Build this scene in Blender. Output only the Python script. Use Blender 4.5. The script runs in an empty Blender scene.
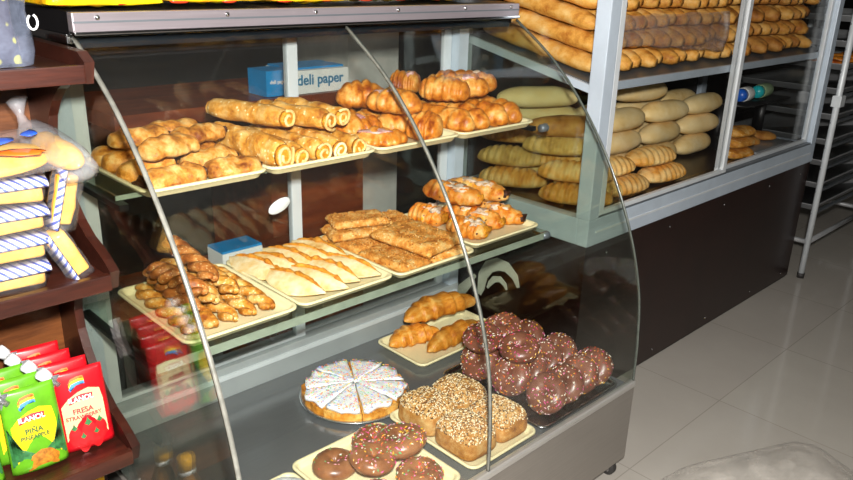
import bpy, bmesh, math, random
from mathutils import Vector, Matrix, noise
PI = math.pi
S = bpy.context.scene
C = S.collection
rnd = random.Random(7)

# ------------------------------------------------------------------ materials
def lin(h):
    h = h.lstrip('#')
    r = []
    for i in (0, 2, 4):
        c = int(h[i:i+2], 16) / 255
        r.append(c / 12.92 if c <= .04045 else ((c + .055) / 1.055) ** 2.4)
    return (*r, 1)

class NT:
    def __init__(s, name):
        s.m = bpy.data.materials.new(name); s.m.use_nodes = True
        s.t = s.m.node_tree; s.n = s.t.nodes; s.n.clear()
        s.out = s.n.new('ShaderNodeOutputMaterial')
    def add(s, typ, **kw):
        n = s.n.new('ShaderNode' + typ)
        for k, v in kw.items():
            if k.startswith('i_'):
                key = k[2:]
                n.inputs[int(key) if key.isdigit() else key.replace('_', ' ')].default_value = v
            else: setattr(n, k, v)
        return n
    def link(s, a, b): s.t.links.new(a, b)
    def ramp(s, fac, stops, interp='LINEAR'):
        r = s.add('ValToRGB'); r.color_ramp.interpolation = interp
        e = r.color_ramp.elements
        while len(e) < len(stops): e.new(.5)
        for el, (p, c) in zip(e, stops): el.position = p; el.color = c
        s.link(fac, r.inputs[0]); return r.outputs[0]
    def math(s, op, a, b=0.0, c=None):
        n = s.add('Math', operation=op)
        for i, v in enumerate((a, b, c)):
            if v is None: continue
            if isinstance(v, (int, float)): n.inputs[i].default_value = v
            else: s.link(v, n.inputs[i])
        return n.outputs[0]
    def mix(s, fac, a, b, blend='MIX'):
        n = s.add('Mix', data_type='RGBA', blend_type=blend)
        for k, v in ((0, fac), (6, a), (7, b)):
            if isinstance(v, (int, float, tuple)): n.inputs[k].default_value = v
            else: s.link(v, n.inputs[k])
        return n.outputs[2]
    def coord(s, scale=(1, 1, 1), kind='Object', rot=(0, 0, 0)):
        tc = s.add('TexCoord'); mp = s.add('Mapping')
        mp.inputs['Scale'].default_value = scale; mp.inputs['Rotation'].default_value = rot
        s.link(tc.outputs[kind], mp.inputs[0]); return mp.outputs[0]
    def noise(s, co, scale, detail=4, rough=.55):
        n = s.add('TexNoise', i_Scale=scale, i_Detail=detail, i_Roughness=rough)
        s.link(co, n.inputs['Vector']); return n.outputs[0]
    def bsdf(s, col, rough=.5, metal=0, spec=.5, bump=None, strength=.3, dist=.004, **kw):
        b = s.add('BsdfPrincipled')
        for k, v in (('Base Color', col), ('Roughness', rough), ('Metallic', metal), ('Specular IOR Level', spec)):
            if isinstance(v, (int, float, tuple)): b.inputs[k].default_value = v
            else: s.link(v, b.inputs[k])
        for k, v in kw.items(): b.inputs[k.replace('_', ' ')].default_value = v
        if bump is not None:
            bp = s.add('Bump', i_Strength=strength, i_Distance=dist)
            s.link(bump, bp.inputs['Height']); s.link(bp.outputs[0], b.inputs['Normal'])
        s.link(b.outputs[0], s.out.inputs[0]); return b

MAT = {}
def plain(name, hexc, rough=.5, metal=0, spec=.5, var=.12, scale=12, **kw):
    if name in MAT: return MAT[name]
    t = NT(name); co = t.coord(); n = t.noise(co, scale)
    c = lin(hexc)
    d = tuple(x * (1 - var) for x in c[:3]) + (1,)
    l = tuple(min(1, x * (1 + var)) for x in c[:3]) + (1,)
    t.bsdf(t.ramp(n, [(.3, d), (.7, l)]), rough, metal, spec, **kw)
    MAT[name] = t.m; return t.m

def crust(name, dark, gold, pale, scale=18, pos=(.3, .5, .68), rough=.5, spec=.35, bump=.35, spots=None, fine=3.5, stretch=(1, 1, 1)):
    t = NT(name); co = t.coord(stretch)
    oi = t.add('ObjectInfo')
    w = t.add('VectorMath', operation='ADD'); t.link(co, w.inputs[0])
    cmb = t.add('CombineXYZ'); t.link(t.math('MULTIPLY', oi.outputs['Random'], 9.0), cmb.inputs[0])
    t.link(cmb.outputs[0], w.inputs[1]); co = w.outputs[0]
    n1 = t.noise(co, scale, 3); n2 = t.noise(co, scale * fine, 4, .65)
    f = t.math('ADD', t.math('MULTIPLY', n1, .62), t.math('MULTIPLY', n2, .38))
    col = t.ramp(f, [(pos[0], lin(dark)), (pos[1], lin(gold)), (pos[2], lin(pale))])
    if spots:
        for (hexc, sc, th) in spots:
            v = t.add('TexVoronoi', i_Scale=sc); t.link(co, v.inputs['Vector'])
            m = t.math('MULTIPLY', t.math('LESS_THAN', v.outputs['Distance'], th), t.math('GREATER_THAN', n1, .47))
            col = t.mix(m, col, lin(hexc))
    k = t.math('MULTIPLY_ADD', oi.outputs['Random'], .22, .86)
    cc = t.add('CombineColor')
    for i in range(3): t.link(k, cc.inputs[i])
    col = t.mix(1.0, col, cc.outputs[0], 'MULTIPLY')
    t.bsdf(col, rough, 0, spec, bump=t.math('ADD', n2, t.math('MULTIPLY', n1, .6)), strength=bump, dist=.006)
    MAT[name] = t.m; return t.m

def brushed(name, hexc, rough=.28, axis=0, metal=1.0, var=.1):
    t = NT(name); sc = [60, 60, 60]; sc[axis] = 1.2
    co = t.coord(tuple(sc)); n = t.noise(co, 4, 3)
    n2 = t.noise(t.coord(), 5, 3)
    c = lin(hexc); f = t.math('ADD', t.math('MULTIPLY', n, .6), t.math('MULTIPLY', n2, .4))
    col = t.ramp(f, [(.3, tuple(x*(1-var) for x in c[:3])+(1,)), (.7, tuple(min(1, x*(1+var)) for x in c[:3])+(1,))])
    rg = t.math('MULTIPLY_ADD', f, .18, rough - .09)
    t.bsdf(col, rg, metal, bump=n, strength=.05, dist=.001)
    MAT[name] = t.m; return t.m

def glass(name, tint, gloss=1.0, haze=0.0, hazecol='#c8d0cc', rough=0.0):
    t = NT(name)
    g = t.add('NewGeometry')
    ior = t.math('MULTIPLY_ADD', g.outputs['Backfacing'], .66667 - 1.5, 1.5)
    fr = t.add('Fresnel'); t.link(ior, fr.inputs[0])
    tr = t.add('BsdfTransparent'); tr.inputs[0].default_value = (*tint, 1)
    gl = t.add('BsdfGlossy'); gl.inputs['Roughness'].default_value = rough
    sh = tr.outputs[0]
    if haze:
        df = t.add('BsdfDiffuse'); df.inputs[0].default_value = lin(hazecol)
        mx = t.add('MixShader')
        n = t.noise(t.coord(), 14, 5, .7)
        t.link(t.math('MULTIPLY', t.math('MULTIPLY', n, n), haze * 3.4), mx.inputs[0])
        t.link(sh, mx.inputs[1]); t.link(df.outputs[0], mx.inputs[2]); sh = mx.outputs[0]
    m = t.add('MixShader'); t.link(t.math('MULTIPLY', fr.outputs[0], gloss), m.inputs[0])
    t.link(sh, m.inputs[1]); t.link(gl.outputs[0], m.inputs[2])
    t.link(m.outputs[0], t.out.inputs[0])
    MAT[name] = t.m; return t.m

def wood(name, c1, c2, rough=.35, stretch=(1, 9, 9), scale=3.2, coat=.25):
    t = NT(name); co = t.coord(stretch)
    n = t.noise(co, scale, 5, .6); n2 = t.noise(co, scale * 6, 3)
    f = t.math('ADD', t.math('MULTIPLY', n, .75), t.math('MULTIPLY', n2, .25))
    t.bsdf(t.ramp(f, [(.32, lin(c1)), (.66, lin(c2))]), rough, bump=n2, strength=.08, Coat_Weight=coat, Coat_Roughness=.2)
    MAT[name] = t.m; return t.m

# pastry crusts
crust('puff', '#7f3d0e', '#cd8630', '#ecc680', 20, (.36, .5, .68), bump=.7)
crust('puff_pale', '#c68a3c', '#ecc582', '#f8e6bd', 16, (.26, .42, .62), bump=.25)
crust('puff_roll', '#9a5414', '#d69233', '#ecc27a', 22, (.34, .49, .68), bump=.7, spots=[('#f5dca4', 70, .22)])
crust('twist', '#8a4511', '#d18a32', '#efc67c', 24, (.36, .49, .66), rough=.42, bump=.6, spots=[('#f0d9a8', 120, .25)])
crust('twist_brown', '#6e3410', '#a9622a', '#d99a55', 26, (.36, .5, .68), rough=.4, bump=.6, spots=[('#dcb27c', 130, .25)])
crust('streusel', '#b4611a', '#e29a42', '#f4cc84', 30, (.36, .5, .66), rough=.65, bump=.8, spots=[('#8a4a1c', 60, .16), ('#f3d9a0', 75, .2)])
crust('shiny_roll', '#8a3a0c', '#cd7a20', '#ecb865', 17, (.37, .5, .66), rough=.38, spec=.4, bump=.45)
crust('cheese_roll', '#b4490f', '#e28a2a', '#f0c477', 20, (.34, .48, .66), rough=.4, bump=.5, spots=[('#5c2414', 36, .14), ('#f4a30f', 30, .22)])
crust('croissant', '#a65312', '#d98a2b', '#f0bd68', 16, (.33, .5, .7), rough=.38, bump=.3, stretch=(3, 1, 1))
crust('baguette', '#b0661a', '#e2a348', '#f3cb82', 13, (.34, .49, .68), rough=.6, bump=.2)
crust('baguette_dark', '#74400f', '#b9782f', '#dca657', 13, (.3, .48, .7), rough=.6, bump=.25)
crust('torpedo', '#cc9a4e', '#eccb88', '#f6e0ac', 9, (.25, .42, .66), rough=.65, bump=.1)
crust('ridged', '#a8611a', '#dd9c40', '#efcf8d', 11, (.3, .46, .66), rough=.55, bump=.15)
crust('ridged_dull', '#a07430', '#d4aa5a', '#e6c884', 11, (.3, .46, .66), rough=.55, bump=.15)
crust('seed_bun', '#8a4f16', '#bd8038', '#dcb474', 20, (.32, .48, .66), rough=.6, bump=.4)
crust('cake_crust', '#a3560f', '#d98f2e', '#eebf6b', 25, (.34, .5, .66), rough=.5)
crust('rusk', '#b87a22', '#dfa63e', '#eec062', 12, (.28, .44, .66), rough=.6, bump=.12)
crust('donut_dough', '#7a4520', '#a8683a', '#c08652', 18, rough=.45)
crust('chocolate', '#542c1e', '#7a4936', '#966653', 12, (.3, .5, .72), rough=.33, bump=.12, spec=.5)
crust('choc_glaze', '#6a381c', '#96603a', '#b27c52', 14, (.3, .5, .72), rough=.3, bump=.12, spec=.5)
crust('choc_filling', '#22100a', '#3c1d10', '#5b2f1a', 50, rough=.35, bump=.5)
crust('cheese_filling', '#a8580f', '#d98a22', '#eeb44a', 60, (.34, .5, .66), rough=.45, bump=.7)
crust('cream_ring', '#c08c40', '#e6c07a', '#f2dca8', 40, rough=.55, bump=.3)
crust('jam_filling', '#9a5a14', '#dc8a1e', '#f1b53c', 50, rough=.3, bump=.5)
crust('guava_icing', '#9c5a58', '#cf9c94', '#ecd6cc', 40, (.35, .5, .64), rough=.35, bump=.6)
crust('sugar_icing', '#c08a5c', '#e2c0a0', '#f2e2d0', 40, (.3, .45, .6), rough=.4, bump=.5)
crust('white_icing', '#eceef6', '#f4f5fa', '#ffffff', 20, (.25, .4, .6), rough=.4, bump=.2)
crust('powder', '#c9c9cb', '#e4e4e6', '#f4f4f4', 26, (.3, .42, .6), rough=.9, bump=.35)
SPR = [plain('sprinkle_' + n, h, .35) for n, h in (('pink', '#e0509a'), ('white', '#f4ead8'), ('yellow', '#efb92a'), ('orange', '#e5702a'), ('green', '#6fae72'), ('red', '#d04040'), ('rose', '#eeaabf'))]
SPR2 = [SPR[i] for i in (0, 1, 2, 3, 6, 1, 5)]
PASTEL = [plain('pastel_' + n, h, .4) for n, h in (('pink', '#e890a8'), ('peach', '#f0b070'), ('yellow', '#f0d468'), ('lilac', '#b8a0dc'), ('mint', '#90cca0'), ('orange', '#e88650'), ('blue', '#90ace4'))]
SEEDM = [plain('oat_flake', '#efe0bd', .7), plain('linseed', '#60401f', .6), plain('sesame', '#cfa668', .7)]
# hard materials
brushed('steel_x', '#c2bfba', .3, 0, .6); brushed('steel_dull', '#8d8780', .4, 0, .5); brushed('rail_steel', '#9c9398', .32, 0, .55)
brushed('chrome', '#d2d2d4', .16, 2, 1, .05); brushed('deck_steel', '#8a8b8d', .2, 0, .6)
plain('aluminium', '#bac6d2', .38, .2, .5, .05); plain('aluminium_pale', '#ced3d6', .4, .15, .5, .05)
plain('sill_grey', '#a6abac', .38, .25, .5, .06); plain('alu_dark', '#6f757b', .4, .5, .5, .05)
plain('black_plastic', '#0c0c0e', .4); plain('black_panel', '#100f11', .35, 0, .4)
plain('navy_valance', '#101820', .35)
plain('tray_cream', '#ecdfb2', .38, 0, .5, .04); plain('rubber', '#2b2928', .6); plain('caster_grey', '#6a6663', .5)
plain('plate_foil', '#cfd2d4', .25, .9); plain('steel_tray', '#b9babb', .22, 1)
plain('dark_brown_panel', '#200f0c', .3, 0, .5, .25, 6); plain('swirl_cream', '#cfccc4', .6)
plain('wall_dark', '#262322', .8, 0, .3, .1, 3); plain('wall_grey', '#3a3735', .8, 0, .3, .1, 3); plain('pillar_paint', '#ecebe2', .7)
plain('ceiling_paint', '#9a9a98', .9); plain('grout_skirting', '#3d3936', .6)
wood('rack_wood', '#1c0b08', '#441e13', .35, (1.2, 9, 9), coat=.12); wood('rack_wood_up', '#1a0a07', '#401c12', .35, (9, 1.5, 1.5), coat=.12)
wood('back_board', '#3a1c0c', '#784622', .4, (1.2, 10, 10)); wood('counter_wood', '#54200e', '#8e421f', .4, (1, 8, 8))
plain('red_edge', '#8f4a2c', .4)
glass('case_glass', (.955, .972, .962), 1.0); glass('end_glass', (.92, .942, .895), 1.0); glass('cabinet_glass', (.975, .98, .978), .9)
glass('shelf_glass', (.84, .9, .87), 1.0); glass('door_glass', (.92, .925, .92), 1.0)
glass('film', (.985, .985, .99), .6, .055, '#e8e8ee', .12); glass('bag_film', (.98, .98, .985), .7, .16, '#dfe0e6', .12); glass('bottle_clear', (.9, .92, .9), 1.0)
glass('gift_film', (.95, .955, .98), .8, .13, '#b9c6e4', .15); glass('sleeve_film', (.97, .97, .97), .5, .2, '#dcd6cc', .3)
glass('bread_film', (.95, .94, .94), 1.4, .22, '#e4d4cc', .15)
plain('glass_edge', '#86857d', .25, .3, .6, .3, 30); plain('glass_edge_dark', '#4c514b', .25, 0, .6, .2, 30)
plain('shelf_edge', '#838d7d', .3, 0, .6, .15, 20)
plain('white_plastic', '#eceef0', .35, 0, .5, .03); plain('cap_yellow', '#e0a512', .35); plain('cap_white', '#e8e8e2', .4)
plain('pack_red', '#b80e1a', .28, 0, .5, .15, 30); plain('pack_green', '#5a9a1c', .28, 0, .5, .2, 30); plain('pack_yellow', '#d8ba1c', .3, 0, .5, .1, 30)
plain('pack_cream', '#cfb78a', .4); plain('pack_silver', '#b9bcc2', .22, .8); plain('berry_red', '#c01a1e', .35, 0, .5, .35, 60)
plain('leaf_green', '#2f6b3a', .5, 0, .4, .5, 70); plain('pine_brown', '#a86a1c', .5, 0, .4, .5, 90); plain('ink_red', '#b3202a', .5); plain('ink_green', '#1f5a2a', .5)
plain('rain_red', '#e2641e', .4); plain('rain_yellow', '#f2c21c', .4); plain('rain_blue', '#3f86c8', .4); plain('paper_white', '#eeeeea', .6, 0, .4, .03)
plain('ink_blue', '#2f7fa8', .5); plain('box_blue', '#1f8fd0', .45, 0, .4, .15); plain('juice', '#8a5a20', .3); plain('amber_pack', '#8c3a1c', .4, 0, .4, .4, 40)
plain('print_orange', '#ee6a20', .4); plain('print_blue', '#2456c8', .4)
plain('snack_red', '#c03a1c', .35); plain('snack_green', '#2f9a4a', .35); plain('water_blue', '#1d5fc8', .3); plain('water_teal', '#19a9b0', .25); plain('water_green', '#9bb58a', .35)
plain('sheet_pan', '#b4b6b8', .3, .55)

def striped():
    t = NT('striped_label'); tc = t.add('TexCoord'); sp = t.add('SeparateXYZ'); t.link(tc.outputs['Object'], sp.inputs[0])
    u = t.math('ADD', sp.outputs[0], t.math('MULTIPLY', sp.outputs[2], .9)); u = t.math('ADD', u, t.math('MULTIPLY', sp.outputs[1], .35))
    f = t.math('FRACT', t.math('MULTIPLY', u, 56.0))
    t.bsdf(t.ramp(f, [(0, lin('#d2d2dc')), (.6, lin('#d2d2dc')), (.64, lin('#4557b0')), (.97, lin('#5a69b8'))], 'LINEAR'), .35)
    MAT['striped_label'] = t.m
striped()
def dots():
    t = NT('dotted_paper'); co = t.coord((26, 26, 26)); v = t.add('TexVoronoi', i_Scale=1.0); v.inputs['Randomness'].default_value = .35
    t.link(co, v.inputs['Vector'])
    n = t.noise(co, 2.0)
    f = t.math('ADD', v.outputs['Distance'], t.math('MULTIPLY', n, .12))
    t.bsdf(t.ramp(f, [(.30, lin('#b9b53c')), (.36, lin('#37333f'))]), .5); MAT['dotted_paper'] = t.m
dots()
def snack():
    t = NT('snack_foil'); co = t.coord(); n = t.noise(co, 24, 4); n2 = t.noise(co, 9, 2)
    t.bsdf(t.ramp(n2, [(.36, lin('#e8a416')), (.5, lin('#f5d014')), (.7, lin('#f7df2a'))]), .3, bump=n, strength=.5, dist=.01); MAT['snack_foil'] = t.m
snack()
def tiles():
    t = NT('floor_tiles'); tc = t.add('TexCoord'); mp = t.add('Mapping'); mp.inputs['Location'].default_value = (-2.80 + .68 * 12, -1.10 + .68 * 8, 0)
    t.link(tc.outputs['Object'], mp.inputs[0])
    br = t.add('TexBrick', offset=0.0); br.inputs['Scale'].default_value = 1.0
    br.inputs['Brick Width'].default_value = .68; br.inputs['Row Height'].default_value = .68; br.inputs['Mortar Size'].default_value = .0022
    br.inputs['Mortar Smooth'].default_value = .2
    br.inputs['Color1'].default_value = lin('#aaa59c'); br.inputs['Color2'].default_value = lin('#a59f97'); br.inputs['Mortar'].default_value = lin('#8a847c')
    t.link(mp.outputs[0], br.inputs['Vector'])
    n = t.noise(t.coord(), 2.2, 6, .65)
    col = t.mix(.22, br.outputs['Color'], t.ramp(n, [(.3, lin('#98928a')), (.7, lin('#b6b1a8'))]))
    rg = t.math('MULTIPLY_ADD', n, .12, .05)
    t.bsdf(col, rg, 0, .5); MAT['floor_tiles'] = t.m
tiles()
M = MAT

# ------------------------------------------------------------------ mesh helpers
def obj(name, bm, mat, parent=None, loc=(0, 0, 0), rot=(0, 0, 0), smooth=True):
    if isinstance(bm, bmesh.types.BMesh):
        bmesh.ops.recalc_face_normals(bm, faces=bm.faces[:])
        me = bpy.data.meshes.new(name); bm.to_mesh(me); bm.free()
    else: me = bm
    mats = mat if isinstance(mat, list) else [mat]
    if not me.materials:
        for m in mats: me.materials.append(M[m] if isinstance(m, str) else m)
    if smooth:
        for p in me.polygons: p.use_smooth = True
    o = bpy.data.objects.new(name, me); C.objects.link(o)
    o.location = loc; o.rotation_euler = rot
    if parent: o.parent = parent
    return o
def tag(o, label, cat, group=None):
    o['label'] = label; o['category'] = cat
    if group: o['group'] = group
    return o
def thing(name, label, cat, loc=(0, 0, 0), rot=(0, 0, 0), group=None):
    o = bpy.data.objects.new(name, None); C.objects.link(o); o.empty_display_size = .05
    o.location = loc; o.rotation_euler = rot
    return tag(o, label, cat, group)
def struct(name, bm, mat, smooth=False):
    o = obj(name, bm, mat, smooth=smooth); o['kind'] = 'structure'; return o
def dup(root, loc, rot, label, group=None):
    r = root.copy(); C.objects.link(r); r.location = loc; r.rotation_euler = rot; r['label'] = label
    if group: r['group'] = group
    for ch in list(root.children):
        c = ch.copy(); C.objects.link(c); c.parent = r
        for g in list(ch.children):
            d = g.copy(); C.objects.link(d); d.parent = c
    return r
def B(): return bmesh.new()
def add_box(bm, x0, x1, y0, y1, z0, z1, bev=0.0, seg=2):
    r = bmesh.ops.create_cube(bm, size=1.0, matrix=Matrix.Translation(((x0+x1)/2, (y0+y1)/2, (z0+z1)/2)) @ Matrix.Diagonal((x1-x0, y1-y0, z1-z0, 1)))
    if bev:
        ed = set(e for v in r['verts'] for e in v.link_edges)
        bmesh.ops.bevel(bm, geom=list(ed), offset=bev, segments=seg, affect='EDGES', profile=.7)
    return bm
def box(x0, x1, y0, y1, z0, z1, bev=0.0, seg=2): return add_box(B(), x0, x1, y0, y1, z0, z1, bev, seg)
def add_rings(bm, rings, close=True, cap=True):
    vs = [[bm.verts.new(p) for p in r] for r in rings]
    n = len(vs[0])
    for a, b in zip(vs, vs[1:]):
        for j in range(n if close else n - 1):
            bm.faces.new((a[j], a[(j+1) % n], b[(j+1) % n], b[j]))
    if cap: bm.faces.new(vs[0][::-1]); bm.faces.new(vs[-1])
    return vs
def add_tube(bm, pts, r, n=10, cap=True):
    pts = [Vector(p) for p in pts]; rings = []
    up = None
    for i, p in enumerate(pts):
        d = (pts[min(i+1, len(pts)-1)] - pts[max(i-1, 0)]).normalized()
        if up is None: up = d.orthogonal().normalized()
        up = (up - d * up.dot(d)).normalized(); s = d.cross(up)
        rr = r[i] if isinstance(r, (list, tuple)) else r
        rings.append([p + (up * math.cos(2*PI*k/n) + s * math.sin(2*PI*k/n)) * rr for k in range(n)])
    add_rings(bm, rings, True, cap); return bm
def add_lathe(bm, prof, n=24, mat=Matrix()):
    rings = [[mat @ Vector((r*math.cos(2*PI*k/n), r*math.sin(2*PI*k/n), z)) for k in range(n)] for r, z in prof]
    add_rings(bm, rings); return bm
def add_prism(bm, poly, axis, a, b):
    """poly: list of 2-D points; extruded along axis 0/1/2 from a to b"""
    def P(u, v, w): return [(w, u, v), (u, w, v), (u, v, w)][axis]
    add_rings(bm, [[P(u, v, a) for u, v in poly], [P(u, v, b) for u, v in poly]]); return bm
def fbm(p, s, seed): return noise.noise(Vector(p) * s + Vector((seed * 7.3, seed * 3.1, seed * 1.7)))

# ------------------------------------------------------------------ the room
struct('floor', box(-4, 8, -4, 3.5, -.05, 0), 'floor_tiles')
struct('ceiling', box(-4, 8, -4, 3.5, 3.0, 3.05), 'ceiling_paint')
struct('wall_back', box(-4, 8, 3.4, 3.5, 0, 3), 'wall_dark')
struct('wall_left', box(-4, -3.9, -4, 3.4, 0, 3), 'wall_grey')
struct('wall_right', box(7.9, 8, -4, 3.4, 0, 3), 'wall_grey')
struct('wall_front', box(-3.9, 7.9, -4, -3.9, 0, 3), 'wall_grey')
struct('trim_1', box(2.28, 2.6, 2.9, 3.4, 0, 3), 'pillar_paint')
struct('baseboard_back', box(-3.9, 7.9, 3.385, 3.4, 0, .1), 'grout_skirting')

# ------------------------------------------------------------------ curved display case
XL, XR, XS = .61, 2.09, 1.352
YR = 2.0                                                             # back of the case
PZ = [.365, .45, .52, .67, .82, .97, 1.12, 1.27, 1.39, 1.50]
PY = [1.112, 1.113, 1.116, 1.1315, 1.172, 1.236, 1.323, 1.439, 1.564, 1.725]
def prof(n=40):
    # Catmull-Rom through the measured side outline of the curved pane
    pts = list(zip(PY, PZ)); out = []
    for i in range(len(pts) - 1):
        p0, p1, p2, p3 = pts[max(i-1, 0)], pts[i], pts[i+1], pts[min(i+2, len(pts)-1)]
        for k in range(5):
            t = k / 5
            out.append(tuple(.5*((2*b) + (-a+c)*t + (2*a-5*b+4*c-d)*t*t + (-a+3*b-3*c+d)*t**3) for a, b, c, d in zip(p0, p1, p2, p3)))
    out.append(pts[-1]); return out
PR = prof()
def offset(pr, d):
    out = []
    for i, (y, z) in enumerate(pr):
        a, b = pr[max(i-1, 0)], pr[min(i+1, len(pr)-1)]
        t = Vector((b[0]-a[0], b[1]-a[1])).normalized(); out.append((y + t.y*d, z - t.x*d))
    return out
case = thing('display_case', 'curved-glass pastry display case full of cream trays', 'display case', (XL, 1.11, 0))
def P(name, bm, mat, parent=None, smooth=False):
    """part built in world coordinates under the case (or another part of it)"""
    o = obj(name, bm, mat, parent or case, smooth=smooth)
    if parent is None: o.location = (-XL, -1.11, 0)
    return o
def curved_pane(x0, x1):
    bm = B(); inn = offset(PR, .006)
    loop = PR + inn[::-1]
    add_rings(bm, [[(x0, y, z) for y, z in loop], [(x1, y, z) for y, z in loop]], True, False)
    return bm
def edge_strip(xa, xb, d0=-.001, d1=.007):
    bm = B(); a = offset(PR, d0); b = offset(PR, d1); loop = a + b[::-1]
    vs = add_rings(bm, [[(xa, y, z) for y, z in loop], [(xb, y, z) for y, z in loop]], True, False)
    n = len(loop); h = len(a)
    for r in vs:
        for i in range(h - 1): bm.faces.new((r[i], r[i+1], r[n-2-i], r[n-1-i]))
    return bm
for x0, x1 in ((XL + .010, XS - .0035), (XS + .0035, XR - .008)):
    g = P('front_glass', curved_pane(x0, x1), 'case_glass', smooth=True)
    xa, xb = (x1, x1 + .0033) if x1 < XS else (x1, x1 + .004)
    P('polished_edge', edge_strip(xa, xb), 'glass_edge' if x1 < XS else 'glass_edge_dark', g, smooth=True)
    if x0 < XS: P('polished_edge', edge_strip(x0 - .009, x0), 'glass_edge', g, smooth=True)
    else: P('polished_edge', edge_strip(x0 - .0033, x0), 'glass_edge_dark', g, smooth=True)
endpoly = [(y + .008, z) for y, z in PR] + [(YR - .03, 1.50), (YR - .03, .365)]
for x in (XL + .0005, XR - .0065):
    P('end_glass', add_prism(B(), endpoly, 0, x, x + .006), 'end_glass')
P('base_front', box(XL, XR, 1.11, 1.135, .06, .345, .003), 'steel_dull')
P('base_body', box(XL + .004, XR - .004, 1.136, YR, .06, .335), 'steel_dull')
P('front_trim', box(XL, XR, 1.105, 1.128, .345, .366, .006, 3), 'steel_x', smooth=True)
P('deck', box(XL + .012, XR - .012, 1.129, 1.935, .336, .35), 'deck_steel')
sill = P('rear_sill', box(XL + .008, XR - .008, 1.937, YR + .02, .336, .455, .004), 'sill_grey')
P('sill_track', box(XL + .02, XR - .02, 1.93, 1.937, .415, .43), 'aluminium_pale', sill)
P('rear_header', box(XL + .008, XR - .008, 1.937, YR + .02, 1.455, 1.503), 'black_plastic')
for x in (XL + .008, XR - .058):
    P('rear_post', box(x, x + .05, 1.94, YR + .018, .455, 1.455, .003), 'aluminium')
for k, (x0, x1, y) in enumerate(((XL + .06, 1.345, 1.965), (1.318, XR - .06, 1.985))):
    d = P('rear_door', box(x0 + .036, x1 - .036, y - .003, y + .003, .466, 1.454), 'door_glass')
    f = B()
    for a, b, c, e in ((x0, x0 + .036, .456, 1.454), (x1 - .036, x1, .456, 1.454), (x0 + .036, x1 - .036, .456, .466)):
        add_box(f, a, b, y - .009, y + .009, c, e, .002)
    P('door_frame', f, 'aluminium_pale', d)
    px = 1.262 if k == 0 else 1.40
    bm = B(); add_lathe(bm, [(0.001, 0), (.04, 0), (.043, .004), (.038, .007), (.001, .005)], 28, Matrix.Translation((px, y - .003, .938 if k == 0 else .7)) @ Matrix.Rotation(PI/2, 4, 'X') @ Matrix.Rotation(.35, 4, 'Z') @ Matrix.Diagonal((1, .5, 1, 1)))
    if k == 0: P('finger_pull', bm, 'white_plastic', d, True)['label'] = 'white oval finger pull'
    else: bm.free()
P('top_panel', box(XL - .002, XR - .02, 1.728, YR + .04, 1.506, 1.553), 'black_panel')
rail = P('top_rail', box(XL - .003, XR - .025, 1.700, 1.727, 1.512, 1.552, .004), 'rail_steel')
P('rail_groove', box(XL - .001, XR - .027, 1.698, 1.7005, 1.530, 1.534), 'alu_dark', rail)
P('rail_lip', box(XL - .003, XR - .026, 1.693, 1.72, 1.505, 1.513, .003), 'chrome', rail)
for x in (.66, .97, 1.23, 1.52, 1.8, 2.02):
    bm = add_lathe(B(), [(.001, 0), (.006, 0), (.005, .004), (.001, .005)], 10, Matrix.Translation((x, 1.7, 1.541)) @ Matrix.Rotation(PI/2, 4, 'X'))
    P('rail_screw', bm, 'chrome', rail, True)
P('end_rail', box(XL - .004, XL + .012, 1.74, YR + .02, 1.485, 1.505, .002), 'chrome')
P('end_rail', box(XR - .012, XR + .004, 1.74, YR + .02, 1.485, 1.505, .002), 'chrome')
P('valance', box(XL + .02, XR - .02, 1.745, 1.765, 1.474, 1.505), 'navy_valance')
# glass shelves
def shelf(y0, z0, z1, edge):
    s = P('glass_shelf', box(XL + .02, XR - .014, y0, 1.935, z0, z1), 'shelf_glass')
    P('shelf_edge', box(XL + .02, XR - .014, y0 - .004, y0, z0 - .006 if edge else z0, z1), 'shelf_edge', s)
    return s
sh = shelf(1.512, .777, .793, True)
su = shelf(1.64, 1.153, 1.164, False)
for sx, zt, y0 in ((sh, .777, 1.54), (su, 1.153, 1.60)):
    for x in (XL + .012, XR - .035):
        P('shelf_bracket', box(x, x + .022, y0, 1.94, zt - .016, zt - .001, .002), 'black_plastic', sx)
for y, z in ((1.56, 1.155), (1.515, .78)):
    bm = add_lathe(B(), [(.001, -.02), (.013, -.02), (.015, .008), (.011, .014), (.001, .014)], 14, Matrix.Translation((XR - .022, y, z)) @ Matrix.Rotation(PI/2, 4, 'Y'))
    P('shelf_bolt', bm, 'alu_dark', None, True)
# casters
for x in (XL + .07, XR - .052):
    for y in (1.143, 1.9):
        w = add_lathe(B(), [(.004, -.014), (.026, -.014), (.031, -.009), (.031, .009), (.026, .014), (.004, .014)], 20, Matrix.Translation((x, y, .0312)) @ Matrix.Rotation(PI/2, 4, 'Y'))
        c = P('caster', w, 'rubber', None, True)
        f = B(); add_box(f, x - .021, x - .016, y - .016, y + .016, .024, .06); add_box(f, x + .016, x + .021, y - .016, y + .016, .024, .06); add_box(f, x - .021, x + .021, y - .018, y + .018, .053, .0598)
        P('caster_fork', f, 'caster_grey', c)

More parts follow.
